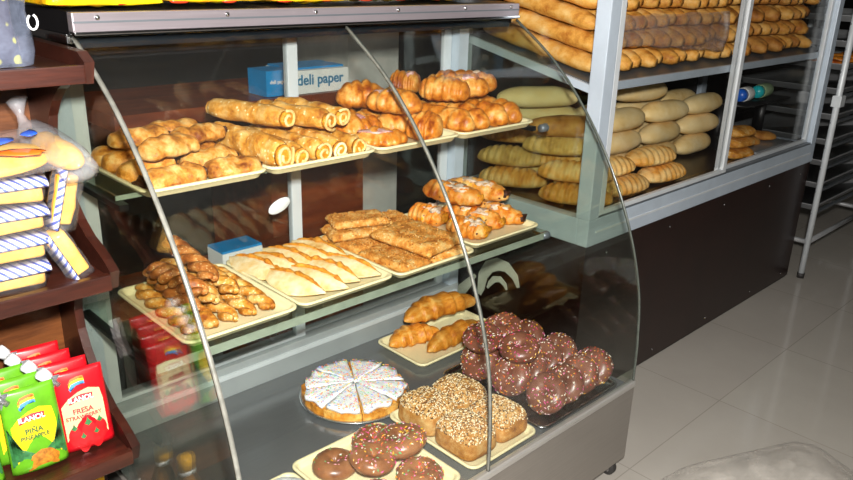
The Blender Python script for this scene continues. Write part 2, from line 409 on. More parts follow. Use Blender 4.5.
# ------------------------------------------------------------------ trays
def rrect(w, d, r, n=6):
    pts = []
    for cx, cy, a in ((w/2-r, d/2-r, 0), (-w/2+r, d/2-r, PI/2), (-w/2+r, -d/2+r, PI), (w/2-r, -d/2+r, 1.5*PI)):
        for k in range(n+1): t = a + PI/2*k/n; pts.append((cx + r*math.cos(t), cy + r*math.sin(t)))
    return pts
def tray(x0, x1, y0, y1, z, label, mat='tray_cream', h=.022, grp='cream serving trays in the display case'):
    w, d = x1-x0, y1-y0
    bm = B(); R = []
    for ins, zz in ((.022, 0), (.016, .003), (.008, h*.7), (.0, h*.8), (0, h), (.003, h+.002), (.010, h+.001), (.0125, h*.75), (.016, .006), (.022, .0045)):
        R.append([(x, y, zz) for x, y in rrect(w-2*ins, d-2*ins, max(.006, .03-ins*.7))])
    add_rings(bm, R)
    o = obj('serving_tray', bm, mat, None, ((x0+x1)/2, (y0+y1)/2, z))
    return tag(o, label, 'tray', grp)
ZU, ZM, ZD = 1.165, .794, .351
U = [tray(.66, .978, 1.55, 1.93, ZU, 'cream tray of chocolate-filled puffs on the upper shelf'),
     tray(.983, 1.325, 1.55, 1.93, ZU, 'cream tray of long flaky rolls on the upper shelf'),
     tray(1.33, 1.655, 1.55, 1.93, ZU, 'cream tray of guava-iced buns on the upper shelf'),
     tray(1.66, 2.01, 1.55, 1.93, ZU, 'cream tray of glazed rolls on the upper shelf, next to the bread cabinet')]
Md = [tray(.708, 1.03, 1.515, 1.925, ZM, 'cream tray of braided twists on the middle shelf'),
      tray(1.036, 1.362, 1.515, 1.93, ZM, 'cream tray of pale folded turnovers on the middle shelf'),
      tray(1.368, 1.70, 1.505, 1.925, ZM, 'cream tray of flat crumb-topped sheets on the middle shelf'),
      tray(1.724, 2.065, 1.535, 1.925, ZM, 'cream tray of cheese danish rolls on the middle shelf')]
tray(1.60, 2.045, 1.64, 1.89, ZD, 'small cream tray holding three croissants on the deck')
tray(.955, 1.282, 1.136, 1.492, ZD, 'cream tray of sprinkled ring donuts on the deck')
tray(1.315, 1.605, 1.136, 1.50, ZD, 'cream tray under the seeded square buns on the deck')
tray(.645, .95, 1.136, 1.47, ZD, 'cream tray under the sugar-powdered bun on the deck')
tray(1.625, 2.04, 1.136, 1.58, ZD, 'shallow steel tray under the chocolate donuts', 'steel_tray', .014, None)

# ------------------------------------------------------------------ baked goods
def loaf(L, W, H, nl=26, nr=18, p=2.4, q=2.0, flat=.38, amp=.05, ns=28, seed=0, ridge=None, bend=0.0, sag=0.0, tmin=.06):
    """a loaf along Y, base at z = 0"""
    rings = []
    for i in range(nl + 1):
        t = math.sin(PI/2 * (-1 + 2*i/nl)) if p > 1.4 else -1 + 2*i/nl
        pr = max(tmin, (max(0, 1 - abs(t)**p)) ** (1/q)); ring = []
        for j in range(nr):
            a = 2*PI*j/nr; k = 1.0
            if ridge: k += ridge(t, a)
            x, z = math.cos(a)*W/2*pr*k, math.sin(a)*(H*(1-flat) if math.sin(a) > 0 else H*flat)*pr*k
            y = t*L/2
            k2 = 1 + amp*2*fbm((x, y, z), ns, seed)
            x, z = x*k2, z*k2
            z = max(z + H*flat - sag*t*t, 0.0)
            ring.append((x + bend*(t*t - .4), y, z))
        rings.append(ring)
    bm = B(); add_rings(bm, rings); return bm
def lift(bm):
    z = min(v.co.z for v in bm.verts)
    for v in bm.verts: v.co.z -= z
    return bm
def blob(w, d, h, seed=0, amp=.25, ns=40, n=3):
    bm = B(); bmesh.ops.create_icosphere(bm, subdivisions=n, radius=1)
    for v in bm.verts:
        c = v.co.copy(); k = 1 + amp*fbm((c.x*.02, c.y*.02, c.z*.02), ns, seed)
        v.co = Vector((c.x*w/2*k, c.y*d/2*k, c.z*h/2*k))
    return bm
def scatter(me, count, seed, size, nmats, zmin=.25, fn=None, long=2.2):
    """tiny capsules lying on the upward faces of a mesh, returned as one bmesh"""
    r = random.Random(seed); tot = []; acc = 0
    for p in me.polygons:
        if p.normal.z > zmin and (fn is None or fn(p.center)): acc += p.area; tot.append((acc, p))
    bm = B()
    if not tot: return bm
    import bisect
    keys = [a for a, _ in tot]
    for _ in range(count):
        p = tot[min(bisect.bisect(keys, r.random()*acc), len(tot)-1)][1]
        vs = [me.vertices[i].co for i in p.vertices]
        a, b = r.random(), r.random()
        if a + b > 1: a, b = 1-a, 1-b
        k = r.randrange(1, len(vs)-1) if len(vs) > 3 else 1
        co = vs[0] + (vs[k]-vs[0])*a + (vs[k+1]-vs[0])*b
        n = p.normal; d = n.orthogonal(); d.rotate(Matrix.Rotation(r.random()*2*PI, 3, n)); d.normalize(); s = n.cross(d)
        sz = size*r.uniform(.7, 1.2); mi = r.randrange(nmats)
        c = co + n*sz*.35
        q = [c + d*sz*long/2, c - d*sz*long/2] + [c + (s*math.cos(t) + n*math.sin(t)*.8)*sz*.55 for t in (0, PI/2, PI, 1.5*PI)]
        q = [bm.verts.new(x) for x in q]
        for i in range(4):
            for e, tip in ((0, q[0]), (1, q[1])):
                f = bm.faces.new((q[2+i], q[2+(i+1) % 4], tip)); f.material_index = mi
    return bm
def topping(parent, name, count, seed, size, mats, **kw):
    o = obj(name, scatter(parent.data, count, seed, size, len(mats), **kw), mats, parent if parent.get('category') is None else parent, smooth=False)
    o['kind'] = 'stuff'; return o
def ordn(i): return ['first', 'second', 'third', 'fourth', 'fifth', 'sixth', 'seventh', 'eighth', 'ninth', 'tenth', 'eleventh', 'twelfth', 'thirteenth'][i]
R = math.radians

# -- upper shelf, tray 1: chocolate puffs ------------------------------------------------
zt = ZU + .006
G = 'chocolate puff pastries on the upper shelf'
puffs = [  # x, y, z, yaw (axis along X at 90), length, width, height, where
 (.755, 1.605, 0, 96, .15, .085, .052, 'front row, beside the wooden rack'), (.905, 1.603, 0, 86, .135, .09, .05, 'front row, beside the tray of long rolls'),
 (.735, 1.70, 0, 100, .14, .085, .055, 'second row, beside the wooden rack'), (.895, 1.70, 0, 92, .15, .08, .055, 'second row, beside the tray of long rolls'),
 (.74, 1.795, 0, 84, .14, .08, .055, 'third row, beside the wooden rack'), (.895, 1.795, 0, 96, .15, .08, .055, 'third row, beside the tray of long rolls'),
 (.75, 1.88, 0, 92, .15, .07, .052, 'back row, beside the wooden rack'), (.90, 1.88, 0, 88, .14, .07, .052, 'back row, beside the tray of long rolls'),
 (.775, 1.665, .056, 104, .15, .082, .048, 'lying on the front rows at the rack end'), (.895, 1.752, .058, 97, .155, .075, .045, 'lying across the middle rows'),
 (.765, 1.80, .058, 95, .15, .08, .045, 'lying on the back rows at the rack end'), (.88, 1.85, .058, 92, .14, .07, .045, 'lying on the back rows next to the long rolls')]
for i, (x, y, z, yaw, L, W, H, wh) in enumerate(puffs):
    t = thing('puff_pastry', f'golden chocolate puff pastry, {wh}', 'pastry', (x, y, zt + z), (0, 0, R(yaw)), G)
    obj('crust', lift(loaf(L*.98, W*.98, H, 34, 24, 6, 2.4, .33, .13, 30, i, lambda u, a: .03*math.cos(4*PI*u + 2*math.cos(a)) - .1*max(0, math.cos(2*PI*u + a))**6)), 'puff', t)
    for e in ((-1, 1) if i in (0, 5) else (-1,)):
        obj('chocolate_filling', blob(W*.55, .026, H*.5, i*2+e, .6, 60, 3), 'choc_filling', t, (W*.12, e*L*.5, H*.42))

# -- tray 2: long rolls with cream ends --------------------------------------------------
def roll_thing(name, label, group, L, W, H, mat, loc, rot, seed, ridge=None, fill='cream_ring', core='jam_filling', ends=(-1,), p=9):
    t = thing(name, label, 'pastry', loc, rot, group)
    obj('crust', lift(loaf(L, W, H, 50, 24, p, 2.5, .42, .07, 30, seed, ridge, tmin=.62)), mat, t)
    for e in ends:
        dk = add_lathe(B(), [(.001, .002), (W*.25, .003), (W*.40, .001), (W*.42, -.01), (.001, -.01)], 20, Matrix.Rotation(PI/2 if e < 0 else -PI/2, 4, 'X') @ Matrix.Diagonal((1, H/W*.95, 1, 1)))
        f = obj('filling', dk, core, t, (0, e*L/2, H*.44))
        pts = []
        for q in range(34):
            v = q/33; rr = W*(.13 + .31*v)*(1 + .3*fbm((v*7, 0, 0), 1, seed)); an = seed*1.7 + v*(2.4 + .5*(seed % 3))*PI
            pts.append((rr*math.cos(an), e*(.003 + .002*fbm((v*7, 1, 0), 1, seed)), rr*math.sin(an)*H/W))
        obj('pastry_spiral', add_tube(B(), pts, W*.07, 8), fill, f)
    return t
G = 'long flaky rolls on the upper shelf'
for i, (x, yaw) in enumerate(((1.032, 4), (1.092, -3), (1.150, 6), (1.209, 2), (1.268, 8))):
    roll_thing('flaky_roll', f'long golden flaky roll, {ordn(i)} along the shelf edge counting from the chocolate puffs', G, .335 if i else .335, .054 if i else .062, .058 if i else .078, 'puff_roll', (x, 1.742, zt), (0, 0, R(yaw)*.4), 20+i,
               lambda u, a: .035*math.cos(10*u + a*2), 'puff_pale' if i in (2, 3) else 'cream_ring')
for i, (x, y, yaw, z, wh) in enumerate(((1.072, 1.80, 18, .080, 'lying on top beside the chocolate puffs'), (1.19, 1.765, 14, .068, 'lying on top in the middle, cream end showing'), (1.272, 1.80, 8, .064, 'lying on top beside the guava buns'))):
    roll_thing('flaky_roll', f'long golden flaky roll {wh}', G, .27, .06, .056, 'puff_roll', (x, y, zt + z), (0, 0, R(yaw)), 30+i, lambda u, a: .04*math.cos(9*u + a*2))

# -- tray 3: guava-iced buns -------------------------------------------------------------
G = 'guava iced buns on the upper shelf'
def seg(n, d): return lambda u, a: d*(abs(math.sin(n*PI*(u+.07*math.cos(a))/2))**.6 - .6)
buns = [(1.395, 1.63, 0, 60, .15, .085, .05, 'flat and pink-iced, at the shelf edge'), (1.555, 1.612, 0, 20, .1, .1, .08, 'round and shiny, at the shelf edge'),
        (1.41, 1.75, 0, 80, .15, .09, .07, 'in the second row beside the flaky rolls'), (1.575, 1.735, 0, 75, .16, .095, .07, 'in the second row beside the glazed rolls'),
        (1.42, 1.86, 0, 90, .16, .085, .07, 'in the back row beside the flaky rolls'), (1.585, 1.86, 0, 95, .14, .085, .07, 'in the back row beside the glazed rolls'),
        (1.50, 1.69, .075, 20, .17, .085, .07, 'tall and wedge-shaped, lying on top'), (1.49, 1.83, .073, 70, .15, .09, .075, 'dark and shiny, on top at the back')]
for i, (x, y, z, yaw, L, W, H, wh) in enumerate(buns):
    t = thing('iced_bun', f'golden sweet bun with guava icing, {wh}', 'bun', (x, y, zt + z), (0, 0, R(yaw)), G)
    c = obj('crust', lift(loaf(L*1.08, W*1.1, H*1.05, 44, 24, 2.6, 2.0, .36, .10, 24, 40+i, seg(5, .22))), 'shiny_roll', t)
    if i in (0, 2, 3, 6, 4):
        obj('icing', blob(W*.62, L*.55, H*.3, i, .7, 70, 3), 'guava_icing', t, (W*.04, L*.05, H*.88))
# -- tray 4: glazed rolls ----------------------------------------------------------------
G = 'glazed rolls on the upper shelf'
for i, x in enumerate((1.712, 1.792, 1.875, 1.957)):
    t = thing('glazed_roll', f'shiny glazed roll in the bottom layer, {ordn(i)} from the guava buns', 'pastry', (x, 1.73, zt), (0, 0, R((3, -2, 3, -3)[i])), G)
    obj('crust', lift(loaf(.32, .077, .075, 60, 24, 4.5, 2.4, .36, .09, 26, 50+i, seg(7, .24))), 'shiny_roll', t)
for i, (x, y, yaw, L, z, wh) in enumerate(((1.81, 1.735, 34, .20, .09, 'laid across the others towards the shelf edge'), (1.722, 1.70, 34, .15, .09, 'laid on top beside the guava buns'), (1.905, 1.785, 34, .20, .09, 'laid on top next to the bread cabinet, pink icing at its end'), (1.715, 1.878, 34, .095, .09, 'laid on top at the back, low and dark'))):
    t = thing('glazed_roll', f'shiny glazed roll {wh}', 'pastry', (x, y, zt + z), (0, 0, R(yaw)), G)
    obj('crust', lift(loaf(L*1.1, .09, .072, 60, 24, 3.5, 2.2, .36, .09, 26, 60+i, seg(6, .22))), 'shiny_roll', t)
    if i != 1: obj('icing', blob(.05, L*.3, .022, i, .7, 60, 3), 'guava_icing' if i != 2 else 'sugar_icing', t, (0, -L*.18, .062))

# -- middle shelf, tray 1: braided twists ------------------------------------------------
zt = ZM + .006
G = 'braided twists on the middle shelf'
def strand(L, W, H, ph, turns, seed):
    n = 56; rings = []
    for i in range(n + 1):
        u = -1 + 2*i/n; an = ph + turns*2*PI*(u*.5); k = (1 - abs(u)**7*.55)
        cx, cz = math.cos(an)*W*.23*k, math.sin(an)*H*.17*k
        ring = []
        for j in range(12):
            b = 2*PI*j/12; rr = 1 + .22*fbm((u*L/2, math.cos(b)*.01 + ph, math.sin(b)*.01), 40, seed)
            ring.append((cx + math.cos(b)*W*.31*rr*k, u*L/2 + .004*math.sin(an)*math.cos(b), cz + math.sin(b)*H*.31*rr*k + H*.5))
        rings.append(ring)
    bm = B(); add_rings(bm, rings)
    for v in bm.verts: v.co.z = max(v.co.z, 0)
    return bm
def twist(loc, yaw, L, W, H, mat, seed, label, pitch=0):
    t = thing('braided_twist', label, 'pastry', loc, (R(pitch), 0, R(yaw)), G)
    for ph in (0, PI): obj('dough_strand', strand(L, W, H, ph + seed, 2.2 + .25*(seed % 3), seed), mat, t)
for i, x in enumerate((.753, .807, .861, .915, .969)):
    twist((x, 1.72, zt), -2, .335, .049, .046, 'twist', 70+i, f'braided twist in the bottom layer, {ordn(i)} from the wooden rack')
for i, (x, y, mat, L, wh) in enumerate(((.772, 1.715, 'twist_brown', .30, 'brown braided twist on top beside the wooden rack'), (.834, 1.74, 'twist', .32, 'golden braided twist on top, between two browner ones'), (.898, 1.755, 'twist', .31, 'golden braided twist on top beside the turnovers'))):
    twist((x, y, zt + .05), -4, L, .055, .048, mat, 80+i, wh)
twist((.858, 1.775, zt + .096), -7, .33, .058, .048, 'twist_brown', 85, 'dark brown braided twist lying topmost on the pile')
twist((.765, 1.66, zt + .096), 6, .22, .062, .05, 'twist_brown', 86, 'short knotted brown twist on top by the shelf edge')

# -- tray 2: pale turnovers --------------------------------------------------------------
G = 'pale turnovers on the middle shelf'
def turnover(loc, yaw, L, W, H, seed, label, tilt=20):
    t = thing('turnover', label, 'pastry', loc, (0, R(tilt), R(yaw + 180)), G)
    bm = B(); n = 22; rings = []
    for i in range(n + 1):
        u = -1 + 2*i/n; w = max(.03, (1 - abs(u)**2.0)); y = u*L/2
        wob = 1 + .08*fbm((u, 0, 0), 3, seed)
        x0, x1 = -W*.32*w*wob, W*.68*w*wob                          # folded edge to curved lip
        h = H*max(.14, w**.7)
        rings.append([(x0, y, .003), (x0 - .002, y, h*.45), (x0*.6, y, h*.92), (x0*.1, y, h), (x1*.45, y, h*.8), (x1*.85, y, h*.36), (x1, y, .006), (x1*.97, y, 0), (x1*.3, y, 0)])
    add_rings(bm, rings)
    obj('crust', bm, 'puff_pale', t)
    rg = []
    for i in range(n + 1):
        u = -.82 + 1.64*i/n; w = max(.05, (1 - abs(u)**2.0)); k = 1 + .5*fbm((u*L, 3, 0), 50, seed)
        x0 = -W*.32*w; h = H*max(.14, w**.7)
        r = .0062*k*(1 + .9*fbm((u*L, 9, 0), 22, seed))*(1-abs(u/.85)**4*.8)
        c = (x0*.72, u*L/2, h*.84)
        rg.append([(c[0] + r*math.cos(2*PI*q/8), c[1], c[2] + r*1.5*math.sin(2*PI*q/8)) for q in range(8)])
    bm = B(); add_rings(bm, rg); obj('browned_filling', bm, 'cheese_filling', t)
for row, (y, xs) in enumerate(((1.642, (1.10, 1.163, 1.226, 1.29)), (1.80, (1.082, 1.138, 1.194, 1.25, 1.306)))):
    for i, x in enumerate(xs):
        turnover((x, y + (.008, -.01, .006, -.004, .008)[i] + .004*i*(1-row), zt + .023), (10, 13, 9, 14, 11)[i], .245 if row == 0 else .245, .080, .020, 90 + row*10 + i,
                 f'pale folded turnover, {ordn(i)} from the twists in the {"row at the shelf edge" if row == 0 else "row at the back"}')

# -- tray 3: crumb-topped sheets ---------------------------------------------------------
G = 'crumb-topped flat pastries on the middle shelf'
def slab(loc, rot, L, W, H, seed, label):
    t = thing('crumb_pastry', label, 'pastry', loc, rot, G)
    bm = B(); n, m = 26, 20
    def top(u, v):
        e = min(1, (1-abs(u))*6)*min(1, (1-abs(v))*6)
        return H*(.35 + .65*e**.5) + .006*fbm((u*W, v*L, 0), 60, seed) + .004*fbm((u*W, v*L, 1), 14, seed)
    wob = lambda v, s: 1 + .06*fbm((v*3, s, 0), 1, seed)
    T = [[bm.verts.new((u*W/2*wob(v, 1), v*L/2*wob(u, 5), max(.004, top(u, v)))) for u in [-1 + 2*i/m for i in range(m+1)]] for v in [-1 + 2*j/n for j in range(n+1)]]
    Bt = [[bm.verts.new((w.co.x*.97, w.co.y*.97, 0)) for w in r] for r in T]
    for j in range(n):
        for i in range(m):
            bm.faces.new((T[j][i], T[j][i+1], T[j+1][i+1], T[j+1][i])); bm.faces.new((Bt[j][i], Bt[j+1][i], Bt[j+1][i+1], Bt[j][i+1]))
    for j in range(n):
        for i in (0, m): bm.faces.new((T[j][i], T[j+1][i], Bt[j+1][i], Bt[j][i]))
    for i in range(m):
        for j in (0, n): bm.faces.new((T[j][i], T[j][i+1], Bt[j][i+1], Bt[j][i]))
    c = obj('crust', bm, 'streusel', t)
    s = obj('crumb_topping', scatter(c.data, 360, seed, .0042, 2, .5, long=1.4), ['streusel', 'puff'], c, smooth=True); s['kind'] = 'stuff'
slab((1.455, 1.63, zt), (0, 0, R(8)), .21, .12, .026, 110, 'flat crumb pastry at the shelf edge beside the turnovers')
slab((1.61, 1.62, zt), (0, 0, R(-4)), .2, .145, .026, 111, 'flat crumb pastry at the bottom beside the danish rolls')
slab((1.565, 1.645, zt + .040), (R(3), R(0), R(10)), .24, .185, .03, 112, 'largest orange-brown crumb pastry, topmost at the shelf edge')
slab((1.45, 1.83, zt), (0, 0, R(4)), .18, .13, .026, 113, 'flat crumb pastry at the back beside the turnovers')
slab((1.60, 1.83, zt), (0, 0, R(-3)), .18, .15, .026, 114, 'flat crumb pastry at the back beside the danish rolls')
slab((1.47, 1.84, zt + .033), (0, 0, R(75)), .2, .12, .024, 115, 'dark crumb pastry strip, second in the back stack')
slab((1.615, 1.845, zt + .033), (0, 0, R(84)), .15, .12, .024, 116, 'pale crumb pastry strip on the back stack by the danish rolls')
slab((1.49, 1.85, zt + .064), (0, 0, R(70)), .19, .11, .022, 117, 'dark browned crumb strip, topmost at the back')

# -- tray 4: danish rolls ----------------------------------------------------------------
G = 'cheese danish rolls on the middle shelf'
for i, (x, y, z, yaw, L, wh) in enumerate(((1.80, 1.645, 0, 12, .16, 'short and orange, at the shelf edge beside the crumb pastries'), (1.90, 1.72, 0, 11, .26, 'in the bottom layer, second from the crumb pastries'), (1.995, 1.72, 0, 10, .29, 'in the bottom layer beside the case end, dark tip showing'),
        (1.79, 1.83, 0, 12, .15, 'in the bottom layer at the back'), (1.85, 1.77, .082, 14, .24, 'topmost with white icing, beside the crumb pastries'), (1.955, 1.755, .082, 14, .26, 'topmost with white icing, beside the case end'))):
    t = thing('danish_roll', f'orange cheese danish roll, {wh}', 'pastry', (x, y, zt + z), (0, 0, R(yaw)), G)
    obj('crust', lift(loaf(L, .082, .068, 60, 24, 3, 2.1, .36, .12, 34, 120+i, seg(7, .2))), 'cheese_roll', t)
    [obj('icing', blob(.05, L*.24, .02, i*3+q, .9, 90, 3), 'sugar_icing', t, (-.008 + .012*(q % 2), -.02 + q*L*.22 - .02, .061)) for q in range(2)]
    obj('cheese_end', blob(.045, .025, .03, i+5, .7, 60, 2), 'choc_filling' if i in (2, 5) else 'jam_filling', t, (.004, -L*.46, .034))

# -- deck: croissants --------------------------------------------------------------------
zt = ZD + .006
G = 'croissants on the small cream tray'
def steps(n, d):
    def f(u, a):
        s = (abs(u)*n/2) % 1.0
        return d*(s - .5) + .02*math.cos(3*a)
    return f
for i, (x, y, z, yaw, tilt, L, W, H, wh) in enumerate(((1.715, 1.805, 0, 76, 0, .22, .105, .07, 'lying low by the rear sill'), (1.85, 1.815, .066, 82, 0, .34, .12, .082, 'lying topmost across its neighbour'), (1.84, 1.703, 0, 88, 0, .33, .092, .074, 'lying alone at the tray front'))):
    t = thing('croissant', f'golden layered croissant {wh}', 'croissant', (x, y, zt + z), (R(tilt), 0, R(yaw)), G)
    obj('crust', lift(loaf(L, W, H, 72, 20, 2.0, 1.6, .36, .03, 26, 130+i, steps(7, .22), bend=-.03)), 'croissant', t)
# -- iced sprinkle cake in eight slices on a foil plate
cx, cy, cr = 1.335, 1.675, .158
tag(obj('foil_plate', add_lathe(B(), [(.001, 0), (.15, 0), (.162, .003), (.168, .010), (.178, .011), (.178, .013), (.167, .013), (.161, .006), (.001, .004)], 56), 'plate_foil', None, (cx, cy, ZD)), 'round foil plate under the sliced white-iced cake', 'plate')
G = 'slices of the white iced cake'
sides = ['towards the bread cabinet', 'towards the croissants', 'towards the rear sill', 'at the back by the sill corner', 'towards the wooden rack', 'towards the powdered bun', 'towards the ring donuts', 'towards the seeded buns']
def wedge(r, z0, z1, a0, a1, rough, seed, inset=.004, dome=0.0, nr=8, na=10):
    bm = B(); am = (a0+a1)/2; ox, oy = math.cos(am)*inset, math.sin(am)*inset
    def pt(i, j, top):
        rr = r*i/nr; a = a0 + (a1-a0)*j/na
        x, y = rr*math.cos(a)+ox, rr*math.sin(a)+oy
        k = 1 + rough*fbm((x, y, 0), 30, seed)*(i/nr)
        x, y = x*k, y*k
        z = (z1 + dome*(1-(i/nr)**2) + rough*.05*fbm((x, y, 2), 60, seed)) if top else z0
        return bm.verts.new((x, y, z))
    T = [[pt(i, j, True) for j in range(na+1)] for i in range(nr+1)]; Bo = [[pt(i, j, False) for j in range(na+1)] for i in range(nr+1)]
    for i in range(nr):
        for j in range(na):
            bm.faces.new((T[i][j], T[i+1][j], T[i+1][j+1], T[i][j+1])); bm.faces.new((Bo[i][j], Bo[i][j+1], Bo[i+1][j+1], Bo[i+1][j]))
        for j in (0, na): bm.faces.new((T[i][j], T[i+1][j], Bo[i+1][j], Bo[i][j]))
    for j in range(na): bm.faces.new((T[nr][j], T[nr][j+1], Bo[nr][j+1], Bo[nr][j]))
    bmesh.ops.remove_doubles(bm, verts=bm.verts[:], dist=1e-5); return bm
for k in range(8):
    a0 = k*PI/4 + .25; t = thing('cake_slice', f'white-iced sprinkled cake slice pointing {sides[k]}', 'cake', (cx, cy, ZD + .0065), (0, 0, 0), G)
    obj('cake_base', wedge(cr*1.02, 0, .026, a0+.004, a0+PI/4-.004, .08, k, .0012), 'cake_crust', t, smooth=False)
    ic = obj('icing', wedge(cr*.985, .0262, .038, a0+.03, a0+PI/4-.03, .1, k+20, .0035, .008), 'white_icing', t)
    s = obj('sprinkles', scatter(ic.data, 120, k, .0043, 7, .6, long=2.0), PASTEL, ic, smooth=False); s['kind'] = 'stuff'
# -- seeded square buns
G = 'seeded square buns on the deck'
for i, (x, y, yaw, w, d, h, wh) in enumerate(((1.526, 1.237, 2, .132, .155, .10, 'at the front beside the chocolate donuts'), (1.392, 1.240, -1, .132, .155, .105, 'at the front beside the ring donuts'), (1.392, 1.398, 1, .132, .155, .11, 'at the back beside the iced cake'), (1.526, 1.396, -1, .132, .155, .105, 'at the back beside the steel tray'))):
    t = thing('seeded_bun', f'square brown bun covered in oats and seeds, {wh}', 'bread', (x, y, zt), (0, 0, R(yaw)), G)
    bm = B(); bmesh.ops.create_icosphere(bm, subdivisions=5, radius=1)
    for v in bm.verts:
        c = v.co.normalized(); rxy = (abs(c.x)**5 + abs(c.y)**5)**.2
        k = 1/((rxy**3.2 + abs(c.z)**3.2)**(1/3.2)); k *= 1 + .05*fbm(c, 1.6, i)
        v.co = Vector((c.x*w/2*k, c.y*d/2*k, c.z*k*(h*.62 if c.z > 0 else h*.3)))
    b = obj('crust', lift(bm), 'seed_bun', t)
    s = obj('seed_topping', scatter(b.data, 1300, i, .0042, 3, .30, long=1.6), SEEDM, b, smooth=False); s['kind'] = 'stuff'
# -- donuts
def torus(Ro, r, seed, squash=.85, n=36, m=16, a0=0, a1=2*PI, grow=0):
    bm = B(); V = []
    for i in range(n):
        A = 2*PI*i/n; ring = []
        for j in range(m):
            b = a0 + (a1-a0)*j/(m-1 if a1-a0 < 6 else m)
            rr = (r + grow)*(1 + .07*fbm((math.cos(A), math.sin(A), 0), 1.3, seed))
            if grow and (j in (0, m-1)): rr -= grow*1.2
            ring.append(bm.verts.new(((Ro + rr*math.cos(b))*math.cos(A), (Ro + rr*math.cos(b))*math.sin(A), rr*math.sin(b)*squash + r*squash)))
        V.append(ring)
    for i in range(n):
        for j in range(m if a1-a0 > 6 else m-1):
            k = (j+1) % m; bm.faces.new((V[i][j], V[(i+1) % n][j], V[(i+1) % n][k], V[i][k]))
    return bm
def donut(loc, rot, Ro, r, dough, glz, n, seed, label, group, size=.0027):
    t = thing('donut', label, 'donut', loc, rot, group)
    obj('dough', torus(Ro, r, seed), dough, t)
    g = obj('glaze', torus(Ro, r, seed, a0=-.45, a1=PI+.45, grow=.0022), glz, t)
    s = obj('sprinkles', scatter(g.data, n, seed, size, 7, .15, long=2.3), SPR2 if glz == 'chocolate' else SPR, g, smooth=False); s['kind'] = 'stuff'
G = 'chocolate donuts on the steel tray'
k = 0
for row, (y, xs) in enumerate(((1.212, (1.715, 1.80, 1.885, 1.965)), (1.352, (1.71, 1.795, 1.88, 1.96)), (1.49, (1.71, 1.795, 1.88, 1.96)))):
    for i, x in enumerate(xs):
        donut((x + .03, y, zt + .046), (R(4), R(-52), R(6)), .034, .031, 'chocolate', 'chocolate', 125, 200+k,
              f'chocolate donut with sprinkles in the {("front", "middle", "back")[row]} row, {ordn(i)} from the seeded buns', G, .0037); k += 1
for i, (x, y) in enumerate(((1.72, 1.475), (1.83, 1.48), (1.76, 1.352))):
    donut((x, y, zt + .128), (R(6), R(-14), 0), .034, .031, 'chocolate', 'chocolate', 135, 220+i,
          f'chocolate donut stacked on the others, {("by the foil plate end", "in front of the croissants", "above the middle row")[i]}', G, .0037)
G = 'ring donuts on the cream tray'
for i, (x, y, z, rx, ry, Ro, r, n, wh) in enumerate(((1.045, 1.40, 0, 0, 0, .033, .027, 30, 'nearly plain, beside the powdered bun tray'), (1.095, 1.305, .046, 4, 6, .033, .027, 70, 'lightly sprinkled, leaning on its neighbours'), (1.19, 1.395, .002, 0, 0, .040, .031, 230, 'thickly sprinkled, beside the iced cake'),
        (1.20, 1.30, .052, -10, -4, .040, .031, 230, 'thickly sprinkled, topmost beside the seeded buns'), (1.045, 1.215, 0, 0, 0, .034, .027, 120, 'sprinkled, at the tray front'), (1.19, 1.218, 0, 0, 0, .036, .026, 120, 'sprinkled, at the front corner by the seeded buns'))):
    donut((x, y, zt + z), (R(rx), R(ry), 0), Ro, r, 'donut_dough', 'choc_glaze', n, 240+i, f'brown glazed ring donut, {wh}', G, .0040)
t = thing('powdered_bun', 'white sugar-powdered bun on the tray beside the ring donuts', 'bun', (.868, 1.375, zt), (0, 0, R(70)))
obj('crust', lift(loaf(.16, .125, .06, 24, 20, 2.2, 2, .36, .04, 24, 300)), 'puff_pale', t)
obj('sugar_coat', lift(loaf(.150, .120, .06, 24, 20, 2.2, 2, .2, .05, 24, 301)), 'powder', t, (0, 0, .007))
t = thing('powdered_bun', 'white sugar-powdered bun at the front corner of its tray', 'bun', (.78, 1.25, zt), (0, 0, R(40)))
obj('crust', lift(loaf(.14, .1, .05, 24, 20, 2.2, 2, .36, .04, 24, 302)), 'puff_pale', t)
obj('sugar_coat', lift(loaf(.128, .098, .05, 24, 20, 2.2, 2, .2, .05, 24, 303)), 'powder', t, (0, 0, .007))

# -- yellow snack bags on the case top
def pillow(w, d, h, seed, n=18, amp=.012, flat=1.0):
    bm = B(); T = []
    for s in (1, -1):
        T.append([[bm.verts.new((u*w/2, v*d/2, (s*h/2 if s > 0 else -h/2*flat)*((1-u**4)*(1-v**4))**.6 + amp*fbm((u*w, v*d, s), 16, seed)*(1-u*u)*(1-v*v))) for u in [-1+2*i/n for i in range(n+1)]] for v in [-1+2*j/n for j in range(n+1)]])
    for s in (0, 1):
        for j in range(n):
            for i in range(n): bm.faces.new((T[s][j][i], T[s][j][i+1], T[s][j+1][i+1], T[s][j+1][i]))
    bmesh.ops.remove_doubles(bm, verts=bm.verts[:], dist=1e-5); return lift(bm)
for i, x in enumerate((.70, .98, 1.26, 1.54, 1.81)):
    t = thing('snack_bag', f'yellow crinkled snack bag lying on the case top, {ordn(i)} from the wooden rack', 'snack bag', (x, 1.856, 1.554), (0, 0, R((2, -3, 2, -2, 3)[i])), 'yellow snack bags on the display case')
    obj('foil_bag', pillow(.262, .25, .14, i, 24, .014, .12), 'snack_foil', t)
    for q in range(4):
        obj('red_print', blob(.05 + .02*(q % 2), .02, .014, i*5+q, .6, 30, 2), 'snack_red' if q != 1 else 'snack_green', t, (-.1 + .066*q, -.112, .016 + .01*(q % 2)))

